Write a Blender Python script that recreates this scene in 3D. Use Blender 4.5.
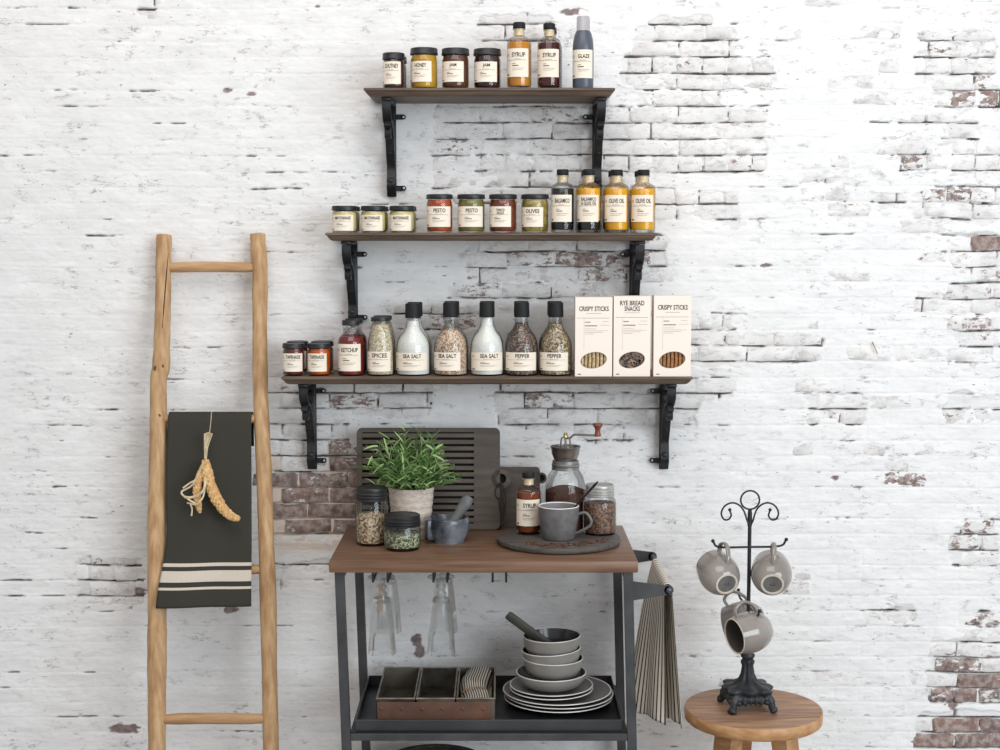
import bpy, bmesh, math, random
import numpy as np
from mathutils import Vector, Matrix

for o in list(bpy.data.objects):
    bpy.data.objects.remove(o, do_unlink=True)
SC = bpy.context.scene
COL = SC.collection
random.seed(7)
PI = math.pi

# ------------------------------------------------------------------ camera
F = 1500.0                      # focal length in pixels of a 1000 x 750 frame
CAM = Vector((0.0, -3.85, 1.60))
PITCH = math.atan(135.0 / F)    # eye level lies 135 px above the frame's middle
cd = bpy.data.cameras.new('camera')
cd.sensor_width = 36.0
cd.lens = 36.0 * F / 1000.0
cd.clip_start = 0.05
camo = bpy.data.objects.new('camera', cd)
camo.location = CAM
camo.rotation_euler = (PI / 2 - PITCH, 0, 0)
COL.objects.link(camo)
SC.camera = camo

# ------------------------------------------------------------------ world, lights, exposure
w = bpy.data.worlds.new('world')
SC.world = w
w.use_nodes = True
bgn = w.node_tree.nodes['Background']
bgn.inputs[0].default_value = (0.98, 0.98, 1.0, 1)
bgn.inputs[1].default_value = 0.50


def area(name, loc, target, sx, sy, power, col):
    l = bpy.data.lights.new(name, 'AREA')
    l.shape = 'RECTANGLE'
    l.size, l.size_y = sx, sy
    l.energy = power
    l.color = col
    o = bpy.data.objects.new(name, l)
    o.location = loc
    o.rotation_euler = (Vector(target) - Vector(loc)).to_track_quat('-Z', 'Y').to_euler()
    COL.objects.link(o)
    return o


area('ceiling_light_panel', (-0.2, -2.3, 3.8), (0.0, 0.0, 1.2), 2.8, 2.0, 54, (1.0, 0.94, 0.88))
area('front_right_fill', (3.2, -4.6, 2.1), (0.5, 0.0, 1.2), 3.4, 2.4, 178, (0.84, 0.93, 1.0))  # added cool fill from the front right, no actual window there
SC.view_settings.view_transform = 'Standard'
SC.view_settings.look = 'None'
SC.view_settings.gamma = 1.0
SC.view_settings.use_curve_mapping = False
SC.view_settings.exposure = -0.02

# ------------------------------------------------------------------ pixel <-> place (for planning where things stand)
CP, SP = math.cos(PITCH), math.sin(PITCH)


def ray(px, py):
    a = (px - 500.0) / F
    b = (375.0 - py) / F
    return Vector((a, CP + b * SP, -SP + b * CP))


def at(px, py, Y):
    d = ray(px, py)
    return CAM + d * ((Y - CAM.y) / d.y)


def at_z(px, py, z):
    d = ray(px, py)
    return CAM + d * ((z - CAM.z) / d.z)


def mpp(p):                     # metres per pixel at a place
    v = Vector(p) - CAM
    return (v.y * CP - v.z * SP) / F


def lin(c):
    return tuple(((x / 255.0) / 12.92 if x / 255.0 <= 0.04045 else ((x / 255.0 + 0.055) / 1.055) ** 2.4) for x in c[:3]) + (1.0,)


# ------------------------------------------------------------------ materials
MATS = {}


def nodes_of(name):
    m = bpy.data.materials.new(name)
    m.use_nodes = True
    nt = m.node_tree
    return m, nt, nt.nodes, nt.links, nt.nodes['Principled BSDF']


def M(name, c, c2=None, rough=0.5, metal=0.0, scale=20.0, stretch=(1, 1, 1), bump=0.0, bscale=None, lo=0.35, hi=0.65,
      coat=0.0, detail=6.0, spec=0.5, sss=0.0, trans=0.0, kind='noise'):
    if name in MATS:
        return MATS[name]
    m, nt, N, L, P = nodes_of(name)
    c2 = c2 or tuple(x * 0.82 for x in c)
    tc = N.new('ShaderNodeTexCoord')
    mp = N.new('ShaderNodeMapping')
    mp.inputs['Scale'].default_value = stretch
    L.new(tc.outputs['Object'], mp.inputs[0])
    if kind == 'voronoi':
        n = N.new('ShaderNodeTexVoronoi')
        n.inputs['Scale'].default_value = scale
        fac = n.outputs['Color']
        sep = N.new('ShaderNodeSeparateColor')
        L.new(fac, sep.inputs[0])
        fac = sep.outputs[0]
        hgt = n.outputs['Distance']
    else:
        n = N.new('ShaderNodeTexNoise')
        n.inputs['Scale'].default_value = scale
        n.inputs['Detail'].default_value = detail
        fac = n.outputs['Fac']
        hgt = fac
    L.new(mp.outputs[0], n.inputs['Vector'])
    r = N.new('ShaderNodeValToRGB')
    r.color_ramp.elements[0].position = lo
    r.color_ramp.elements[1].position = hi
    if isinstance(c2, list):
        cols = [c] + c2
        r.color_ramp.interpolation = 'CONSTANT'
        r.color_ramp.elements[0].position = 0.0
        r.color_ramp.elements[1].position = 1.0 / len(cols)
        for i, cc in enumerate(cols):
            e = r.color_ramp.elements[i] if i < 2 else r.color_ramp.elements.new(i / len(cols))
            e.color = lin(cc)
    else:
        r.color_ramp.elements[0].color = lin(c2)
        r.color_ramp.elements[1].color = lin(c)
    L.new(fac, r.inputs[0])
    L.new(r.outputs[0], P.inputs['Base Color'])
    P.inputs['Roughness'].default_value = rough
    P.inputs['Metallic'].default_value = metal
    P.inputs['Specular IOR Level'].default_value = spec
    P.inputs['Coat Weight'].default_value = coat
    P.inputs['Transmission Weight'].default_value = trans
    if sss:
        P.inputs['Subsurface Weight'].default_value = sss
        P.inputs['Subsurface Scale'].default_value = 0.01
    if bump:
        b = N.new('ShaderNodeBump')
        b.inputs['Strength'].default_value = bump
        b.inputs['Distance'].default_value = 0.002
        if kind == 'voronoi':
            b.invert = True
        if bscale:
            n2 = N.new('ShaderNodeTexNoise')
            n2.inputs['Scale'].default_value = bscale
            L.new(mp.outputs[0], n2.inputs['Vector'])
            hgt = n2.outputs['Fac']
        L.new(hgt, b.inputs['Height'])
        L.new(b.outputs[0], P.inputs['Normal'])
    MATS[name] = m
    return m


def glass_mat(name, tint=(0.97, 0.985, 0.98), edge=(0.55, 0.6, 0.6), refl=0.55):
    if name in MATS:
        return MATS[name]
    m, nt, N, L, P = nodes_of(name)
    N.remove(P)
    out = N['Material Output']
    lw = N.new('ShaderNodeLayerWeight')
    lw.inputs['Blend'].default_value = 0.32
    rmp = N.new('ShaderNodeValToRGB')
    rmp.color_ramp.elements[0].position = 0.35
    rmp.color_ramp.elements[0].color = tint + (1,)
    rmp.color_ramp.elements[1].position = 0.95
    rmp.color_ramp.elements[1].color = edge + (1,)
    L.new(lw.outputs['Facing'], rmp.inputs[0])
    tr = N.new('ShaderNodeBsdfTransparent')
    L.new(rmp.outputs[0], tr.inputs[0])
    gl = N.new('ShaderNodeBsdfGlossy')
    gl.inputs['Roughness'].default_value = 0.03
    no = N.new('ShaderNodeTexNoise')
    no.inputs['Scale'].default_value = 60
    bp = N.new('ShaderNodeBump')
    bp.inputs['Strength'].default_value = 0.05
    L.new(no.outputs['Fac'], bp.inputs['Height'])
    L.new(bp.outputs[0], gl.inputs['Normal'])
    ma = N.new('ShaderNodeMath')
    ma.operation = 'MULTIPLY_ADD'
    ma.inputs[1].default_value = refl
    ma.inputs[2].default_value = 0.02
    L.new(lw.outputs['Fresnel'], ma.inputs[0])
    mx = N.new('ShaderNodeMixShader')
    L.new(ma.outputs[0], mx.inputs[0])
    L.new(tr.outputs[0], mx.inputs[1])
    L.new(gl.outputs[0], mx.inputs[2])
    L.new(mx.outputs[0], out.inputs[0])
    MATS[name] = m
    return m


GLASS = glass_mat('clear_glass')
GLASS2 = glass_mat('drinking_glass', (0.985, 0.99, 0.99), (0.70, 0.73, 0.74), 0.45)
LIDB = M('black_lid_metal', (36, 36, 38), (26, 26, 28), rough=0.42, scale=40)
CAPB = M('black_plastic', (30, 31, 33), (24, 25, 27), rough=0.6, scale=60, spec=0.3)
PAPER = M('cream_label_paper', (244, 233, 217), (236, 224, 206), rough=0.75, scale=18)
PAPERW = M('pale_label_paper', (243, 238, 230), (234, 228, 219), rough=0.75, scale=18)
INK = M('black_ink', (42, 38, 36), (34, 31, 30), rough=0.7)
INKG = M('grey_ink', (142, 132, 124), (126, 117, 110), rough=0.7)
IRON = M('black_iron', (44, 45, 47), (30, 31, 33), rough=0.48, metal=0.25, scale=60, bump=0.15)
STEEL = M('dark_grey_steel', (80, 80, 81), (64, 64, 66), rough=0.5, metal=0.35, scale=14)
TRAYM = M('tray_black_steel', (44, 45, 48), (34, 35, 38), rough=0.42, metal=0.3, scale=10)
WOOD_SH = M('shelf_walnut', (112, 94, 79), (82, 67, 56), rough=0.55, scale=9, stretch=(1, 14, 14), bump=0.1)
WOOD_TB = M('table_walnut', (128, 96, 74), (98, 71, 54), rough=0.42, scale=6, stretch=(1, 14, 14), bump=0.08)
WOOD_LD = M('teak_pole', (200, 165, 122), (168, 128, 88), rough=0.6, scale=9, stretch=(9, 9, 1.2), bump=0.2)
WOOD_RG = M('teak_rung', (198, 160, 118), (170, 130, 90), rough=0.6, scale=9, stretch=(1.2, 9, 9), bump=0.2)
WOOD_ST = M('stool_teak', (186, 148, 114), (142, 106, 82), rough=0.5, scale=7, stretch=(1.3, 12, 12), bump=0.12)
WOOD_SE = M('stool_edge_teak', (200, 156, 110), (172, 126, 82), rough=0.55, scale=7, stretch=(4, 4, 10), bump=0.1)
WOOD_BK = M('charred_board', (86, 76, 67), (66, 58, 51), rough=0.55, scale=8, stretch=(1, 10, 10), bump=0.1)
WOOD_BK2 = M('charred_board_pale', (92, 81, 72), (72, 63, 56), rough=0.55, scale=8, stretch=(1, 10, 10), bump=0.1)
HOLE_SHADE = M('painted_hole_shade', (16, 15, 15), (12, 11, 11), rough=0.9)  # near-black colour standing in for shade in holes, slots and cartons
WHITE = M('white_glaze', (240, 236, 230), (230, 226, 219), rough=0.3)


# ------------------------------------------------------------------ mesh builder
class MB:
    def __init__(self):
        self.v, self.f, self.uv = [], [], None

    def add(self, vs, fs):
        b = len(self.v)
        self.v += [tuple(p) for p in vs]
        self.f += [tuple(b + i for i in f) for f in fs]
        return self

    def box(self, c, s, bev=0.0, rot=None, seg=1):
        bm = bmesh.new()
        bmesh.ops.create_cube(bm, size=1.0)
        for q in bm.verts:
            q.co = Vector((q.co.x * s[0], q.co.y * s[1], q.co.z * s[2]))
        if bev:
            bmesh.ops.bevel(bm, geom=bm.edges[:], offset=bev, segments=seg, profile=0.5, affect='EDGES')
        R = rot if rot is not None else Matrix.Identity(3)
        bm.verts.index_update()
        self.add([R @ q.co + Vector(c) for q in bm.verts], [[q.index for q in f.verts] for f in bm.faces])
        bm.free()
        return self

    def lathe(self, prof, seg=32, c=(0, 0, 0), rot=None, mod=None, capb=False, capt=False):
        R = rot if rot is not None else Matrix.Identity(3)
        vs, fs = [], []
        n = len(prof)
        for i, (r, z) in enumerate(prof):
            for k in range(seg):
                a = 2 * PI * k / seg
                rr = r * (mod(a, i, z) if mod else 1.0)
                vs.append(R @ Vector((rr * math.cos(a), rr * math.sin(a), z)) + Vector(c))
        for i in range(n - 1):
            for k in range(seg):
                k2 = (k + 1) % seg
                fs.append((i * seg + k, i * seg + k2, (i + 1) * seg + k2, (i + 1) * seg + k))
        if capb:
            fs.append(tuple(range(seg - 1, -1, -1)))
        if capt:
            fs.append(tuple((n - 1) * seg + k for k in range(seg)))
        return self.add(vs, fs)

    def tube(self, pts, rad, seg=10, flat=None, caps=True):
        pts = [Vector(p) for p in pts]
        n = len(pts)
        if not hasattr(rad, '__len__'):
            rad = [rad] * n
        vs, fs = [], []
        up = None
        for i, p in enumerate(pts):
            t = (pts[min(i + 1, n - 1)] - pts[max(i - 1, 0)])
            t.normalize()
            if up is None:
                up = Vector((1, 0, 0)) if abs(t.x) < 0.9 else Vector((0, 0, 1))
            a = (up - t * up.dot(t)).normalized()
            up = a
            b = t.cross(a)
            for k in range(seg):
                an = 2 * PI * k / seg
                ca, sa = math.cos(an), math.sin(an)
                if flat:
                    vs.append(p + a * ca * rad[i] * flat[0] + b * sa * rad[i] * flat[1])
                else:
                    vs.append(p + (a * ca + b * sa) * rad[i])
        for i in range(n - 1):
            for k in range(seg):
                k2 = (k + 1) % seg
                fs.append((i * seg + k, i * seg + k2, (i + 1) * seg + k2, (i + 1) * seg + k))
        if caps:
            fs.append(tuple(range(seg - 1, -1, -1)))
            fs.append(tuple((n - 1) * seg + k for k in range(seg)))
        return self.add(vs, fs)

    def strip(self, pts, wx, th):
        """flat iron strip: path in the YZ plane, wide along X"""
        pts = [Vector(p) for p in pts]
        n = len(pts)
        vs, fs = [], []
        for i, p in enumerate(pts):
            t = pts[min(i + 1, n - 1)] - pts[max(i - 1, 0)]
            t.normalize()
            nn = Vector((0, -t.z, t.y))
            for sx, sn in ((-1, -1), (1, -1), (1, 1), (-1, 1)):
                vs.append(p + Vector((sx * wx / 2, 0, 0)) + nn * (sn * th / 2))
        for i in range(n - 1):
            for k in range(4):
                k2 = (k + 1) % 4
                fs.append((i * 4 + k, i * 4 + k2, (i + 1) * 4 + k2, (i + 1) * 4 + k))
        fs += [(3, 2, 1, 0), tuple((n - 1) * 4 + k for k in range(4))]
        return self.add(vs, fs)

    def sphere(self, c, r, seg=12, rings=8, sc=(1, 1, 1), rot=None):
        prof = [(max(1e-5, math.sin(PI * i / rings)), -math.cos(PI * i / rings)) for i in range(rings + 1)]
        R = rot if rot is not None else Matrix.Identity(3)
        vs, fs = [], []
        for (q, z) in prof:
            for k in range(seg):
                a = 2 * PI * k / seg
                vs.append(R @ Vector((q * math.cos(a) * r * sc[0], q * math.sin(a) * r * sc[1], z * r * sc[2])) + Vector(c))
        for i in range(rings):
            for k in range(seg):
                k2 = (k + 1) % seg
                fs.append((i * seg + k, i * seg + k2, (i + 1) * seg + k2, (i + 1) * seg + k))
        return self.add(vs, fs)

    def grid(self, fn, nu, nv, uvfn=None):
        vs, fs = [], []
        for j in range(nv + 1):
            for i in range(nu + 1):
                vs.append(fn(i / nu, j / nv))
        for j in range(nv):
            for i in range(nu):
                a = j * (nu + 1) + i
                fs.append((a, a + 1, a + nu + 2, a + nu + 1))
        self.add(vs, fs)
        self.uv = [(i / nu, j / nv) for j in range(nv + 1) for i in range(nu + 1)]
        return self

    def mesh(self, name, mat, smooth=True, sharp=40):
        me = bpy.data.meshes.new(name)
        me.from_pydata(self.v, [], self.f)
        if self.uv and len(self.uv) == len(self.v):
            ul = me.uv_layers.new(name='UVMap')
            for lp in me.loops:
                ul.data[lp.index].uv = self.uv[lp.vertex_index]
        if smooth:
            me.polygons.foreach_set('use_smooth', [True] * len(me.polygons))
            me.set_sharp_from_angle(angle=math.radians(sharp))
        if mat:
            me.materials.append(mat)
        me.update()
        return me

    def build(self, name, mat, parent=None, smooth=True, sharp=40, loc=None, rot=None, label=None, kind=None):
        o = bpy.data.objects.new(name, self.mesh(name, mat, smooth, sharp))
        COL.objects.link(o)
        if parent is not None:
            o.parent = parent
        if loc is not None:
            o.location = loc
        if rot is not None:
            o.rotation_euler = rot
        if label:
            o['label'] = label
        if kind:
            o['kind'] = kind
        return o


def tag(o, label, cat, group=None):
    o['label'] = label
    o['category'] = cat
    if group:
        o['group'] = group
    return o


def thing(name, label, cat, loc=(0, 0, 0), rotz=0.0, group=None):
    o = bpy.data.objects.new(name, None)
    o.empty_display_size = 0.02
    COL.objects.link(o)
    o.location = loc
    o.rotation_euler = (0, 0, rotz)
    return tag(o, label, cat, group)


def dup(root, loc, label=None, rotz=None):
    r = root.copy()
    COL.objects.link(r)
    r.location = loc
    if rotz is not None:
        r.rotation_euler = (0, 0, rotz)
    if label:
        r['label'] = label
    for ch in list(root.children):
        c = ch.copy()
        COL.objects.link(c)
        c.parent = r
        for g in list(ch.children):
            d = g.copy()
            COL.objects.link(d)
            d.parent = c
    return r


def frame(z, x):
    """rotation whose Z column is z and whose X column is as close to x as can be"""
    z = Vector(z).normalized()
    x = Vector(x)
    x = (x - z * x.dot(z)).normalized()
    y = z.cross(x)
    return Matrix((x, y, z)).transposed()


def smooth_path(pts, n=8):
    """Catmull-Rom through points"""
    pts = [Vector(p) for p in pts]
    P = [pts[0] * 2 - pts[1]] + pts + [pts[-1] * 2 - pts[-2]]
    out = []
    for i in range(1, len(P) - 2):
        p0, p1, p2, p3 = P[i - 1], P[i], P[i + 1], P[i + 2]
        for k in range(n):
            t = k / n
            out.append(0.5 * ((2 * p1) + (p2 - p0) * t + (2 * p0 - 5 * p1 + 4 * p2 - p3) * t * t + (3 * p1 - p0 - 3 * p2 + p3) * t ** 3))
    out.append(pts[-1])
    return out


# ------------------------------------------------------------------ lettering
_TX = {}


def text_shape(s):
    if s in _TX:
        return _TX[s]
    cu = bpy.data.curves.new('t', 'FONT')
    cu.body = s
    cu.size = 1.0
    cu.resolution_u = 2
    cu.offset = 0.018
    o = bpy.data.objects.new('t', cu)
    COL.objects.link(o)
    dg = bpy.context.evaluated_depsgraph_get()
    ev = o.evaluated_get(dg)
    me = ev.to_mesh()
    vs = [(q.co.x, q.co.y) for q in me.vertices]
    fs = [tuple(p.vertices) for p in me.polygons]
    ev.to_mesh_clear()
    bpy.data.objects.remove(o, do_unlink=True)
    bpy.data.curves.remove(cu)
    x0, x1 = min(q[0] for q in vs), max(q[0] for q in vs)
    y0, y1 = min(q[1] for q in vs), max(q[1] for q in vs)
    vs = [((q[0] - x0) / (x1 - x0), (q[1] - y0) / (y1 - y0)) for q in vs]
    _TX[s] = (vs, fs)
    return _TX[s]


def put_text(mb, s, u0, v0, wd, ht, fn):
    vs, fs = text_shape(s)
    mb.add([fn(u0 + a * wd, v0 + b * ht) for a, b in vs], fs)


def put_rect(mb, u0, v0, wd, ht, fn, n=6):
    vs, fs = [], []
    for i in range(n + 1):
        vs += [fn(u0 + wd * i / n, v0), fn(u0 + wd * i / n, v0 + ht)]
    for i in range(n):
        fs.append((2 * i, 2 * i + 2, 2 * i + 3, 2 * i + 1))
    mb.add(vs, fs)


def print_label(parent_label, lines, Wd, Hd, fn, big=0.17, tx=0.24, ty=0.70):
    """black title, small unreadable print and a corner mark on a label Wd x Hd; fn maps (u,v) on the label to a place"""
    k = len(lines)
    for i, q in enumerate(lines):
        mb = MB()
        wd = min(0.60 * Wd, 0.60 * big * Hd * len(q))
        u0 = max(tx * Wd, min(0.52 * Wd - wd / 2 + 0.06 * Wd, 0.96 * Wd - wd))
        put_text(mb, q, u0, (ty + (0.5 * (k - 1) - i) * big * 1.15) * Hd, wd, big * Hd, fn)
        mb.build('lettering', INK, parent_label, smooth=False)
    mb = MB()
    put_rect(mb, 0.07 * Wd, 0.06 * Hd, 0.11 * Wd, 0.045 * Hd, fn)
    put_rect(mb, 0.34 * Wd, 0.385 * Hd, 0.24 * Wd, 0.028 * Hd, fn)
    mb.build('fine_print', INK, parent_label, smooth=False, kind='stuff')
    g = MB()
    for q in (0.0, 0.05):                       # little monogram left of the title
        put_rect(g, (0.07 + q * 1.3) * Wd, (ty + 0.03) * Hd, 0.022 * Wd, 0.09 * Hd, fn, 1)
    put_rect(g, 0.11 * Wd, 0.585 * Hd, 0.78 * Wd, 0.014 * Hd, fn)
    put_rect(g, 0.34 * Wd, 0.455 * Hd, 0.13 * Wd, 0.022 * Hd, fn)
    put_rect(g, 0.34 * Wd, 0.30 * Hd, 0.46 * Wd, 0.012 * Hd, fn)
    put_rect(g, 0.34 * Wd, 0.24 * Hd, 0.38 * Wd, 0.012 * Hd, fn)
    put_rect(g, 0.42 * Wd, (ty - 0.075) * Hd if k == 1 else 0.62 * Hd, 0.26 * Wd, 0.012 * Hd, fn)
    g.build('small_print', INKG, parent_label, smooth=False, kind='stuff')


def round_label(root, r, z0, z1, lines, a0=-1.32, a1=0.75, paper=None, **kw):
    """paper wrapped round a jar of radius r, angles from the side that faces the room"""
    n = 18
    rl = r + 0.0006
    mb = MB()
    vs, fs = [], []
    for i in range(n + 1):
        a = a0 + (a1 - a0) * i / n
        for z in (z0, z1):
            vs.append((rl * math.sin(a), -rl * math.cos(a), z))
    for i in range(n):
        fs.append((2 * i, 2 * i + 2, 2 * i + 3, 2 * i + 1))
    mb.add(vs, fs)
    lab = mb.build('label', paper or PAPER, root, sharp=180)
    rr = rl + 0.0005

    def fn(u, v):
        a = a0 + u / rl
        return Vector((rr * math.sin(a), -rr * math.cos(a), z0 + v))
    print_label(lab, lines, rl * (a1 - a0), z1 - z0, fn, **kw)
    return lab

# ================================================================== THE WALL
PAINT_L = (232, 228, 224)


def hashgrid(ix, iz, seed):
    h = (ix * 374761393 + iz * 668265263 + seed * 974711) & 0x7fffffff
    h = ((h ^ (h >> 13)) * 1274126177) & 0x7fffffff
    return ((h ^ (h >> 16)) & 0xffff) / 65535.0


def vnoise(x, z, seed=0):
    ix = np.floor(x).astype(np.int64)
    iz = np.floor(z).astype(np.int64)
    fx, fz = x - ix, z - iz
    fx = fx * fx * (3 - 2 * fx)
    fz = fz * fz * (3 - 2 * fz)
    a = hashgrid(ix, iz, seed)
    b = hashgrid(ix + 1, iz, seed)
    c = hashgrid(ix, iz + 1, seed)
    d = hashgrid(ix + 1, iz + 1, seed)
    return (a * (1 - fx) + b * fx) * (1 - fz) + (c * (1 - fx) + d * fx) * fz


def fbm(x, z, seed=0, oc=4):
    s, a, t = 0.0, 0.5, 0.0
    for i in range(oc):
        s = s + a * vnoise(x * 2 ** i, z * 2 ** i, seed + i * 17)
        t += a
        a *= 0.55
    return s / t


def wx(px, py):
    p = at(px, py, 0.0)
    return p.x, p.z


ZJ0 = wx(500, 24.8)[1]
PIT = (ZJ0 - wx(500, 533.6)[1]) / 32.0          # height of one course
ZTOP = ZJ0 + PIT * 0                              # joint above row -1
BL = 49.0 * mpp((0, 0, 1.4))                      # length of a stretcher with its joint
HEADER_ROWS = {1, 7, 9, 17, 25, 33, 41, -7}


def row_off(k):
    rs = random.Random(k * 31 + 5)
    base = 39.0 if k % 2 == 0 else 14.0
    if k == 27:
        base = 1.0
    if k > 20 and k != 27:
        base -= 4.0
    return wx(base + 490, 300)[0] + rs.uniform(-0.006, 0.006)


# (x0, y0, x1, y1, strength) in photograph pixels: where the joints stand open and dark
OPEN = [(655, 20, 708, 28, .8), (640, 34, 728, 60, 1), (628, 60, 768, 76, .9), (690, 84, 742, 92, .7), (600, 112, 758, 170, .85),
        (600, 196, 735, 216, .9), (440, 96, 600, 140, .9), (436, 140, 600, 200, .62), (484, 22, 545, 42, .8),
        (470, 240, 660, 276, 1), (440, 276, 600, 300, .55), (400, 312, 480, 325, .7),
        (268, 383, 425, 410, 1), (268, 410, 345, 470, .85), (500, 384, 692, 424, .95), (545, 424, 640, 440, .5),
        (690, 384, 725, 391, .9), (268, 455, 375, 535, 1.2), (82, 563, 138, 598, 1.1), (268, 566, 335, 584, .6),
        (922, 38, 986, 76, 1), (942, 86, 968, 106, 1), (986, 90, 1000, 106, 1), (946, 122, 972, 138, .9), (976, 150, 1000, 168, .9),
        (905, 150, 926, 168, .8), (955, 148, 972, 172, .8), (870, 195, 900, 200, .8), (918, 194, 1000, 216, .85), (955, 240, 1000, 272, .8),
        (950, 286, 1000, 308, 1), (745, 338, 812, 357, .95), (690, 316, 745, 360, .7), (812, 398, 858, 420, .9), (955, 320, 1000, 352, .75),
        (920, 298, 952, 308, .9), (920, 256, 942, 260, .8), (950, 350, 970, 356, .9), (950, 396, 1000, 418, .75), (984, 520, 1000, 540, .6),
        (956, 522, 990, 562, .9), (935, 645, 1000, 697, 1.2), (924, 718, 1010, 770, 1.4), (890, 606, 912, 620, .6), (980, 600, 1000, 632, .6),
        (140, 0, 152, 14, .7), (760, 60, 770, 74, .6), (640, 80, 700, 108, .55), (800, 180, 880, 196, .45), (880, 120, 960, 150, .45)]
# bricks that have lost their paint
BARE = [(268, 468, 378, 533, 0.74), (330, 391, 380, 406, 0.58), (432, 391, 466, 406, 0.52), (500, 246, 655, 272, 0.48), (474, 277, 498, 294, 0.45),
        (433, 270, 470, 281, .45), (893, 481, 936, 496, .8), (940, 664, 1000, 698, .66), (945, 645, 965, 663, .45), (928, 716, 1010, 770, .85),
        (905, 152, 925, 168, .55), (920, 196, 985, 206, .52), (985, 240, 1000, 272, .6), (925, 45, 970, 60, .45), (960, 365, 1000, 380, .55),
        (984, 600, 1000, 660, .6), (445, 135, 480, 148, .5), (505, 390, 560, 405, .5), (420, 310, 480, 326, .5), (950, 318, 1000, 336, .45),
        (975, 92, 1000, 106, .55), (955, 525, 988, 555, .45), (118, 582, 150, 597, .6), (330, 445, 375, 470, .6), (270, 455, 292, 470, .7),
        (560, 250, 640, 275, .55), (300, 0, 335, 8, .4), (250, 85, 270, 95, .4)]
# chips in the paint, shaped like blots
CHIPS = [(105, 723, 139, 735), (411, 634, 423, 646), (415, 644, 425, 659), (118, 586, 150, 596), (476, 279, 496, 291), (225, 606, 240, 614),
         (948, 698, 958, 710), (222, 88, 232, 93), (247, 92, 256, 96), (560, 8, 590, 16), (760, 262, 776, 268), (832, 474, 840, 481), (313, 4, 322, 9)]


def px_rect(r):
    x0, z1 = wx(r[0], r[1])
    x1, z0 = wx(r[2], r[3])
    return x0, z0, x1, z1


def zone_field(X, Z, zones, soft):
    O = np.zeros_like(X)
    for zn in zones:
        x0, z0, x1, z1 = px_rect(zn)
        dx = np.maximum(np.maximum(x0 - X, X - x1), 0)
        dz = np.maximum(np.maximum(z0 - Z, Z - z1), 0)
        d = np.hypot(dx, dz)
        O = np.maximum(O, zn[4] * np.clip(1 - d / soft, 0, 1))
    return O


def sstep(a, b, x):
    t = np.clip((x - a) / (b - a), 0, 1)
    return t * t * (3 - 2 * t)


def warp(X, Z):
    """how far the courses wander up and down"""
    return (fbm(X * 2.3, Z * 2.3, 5) - 0.5) * 0.014 + (fbm(X * 11, Z * 9, 6) - 0.5) * 0.005


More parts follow.
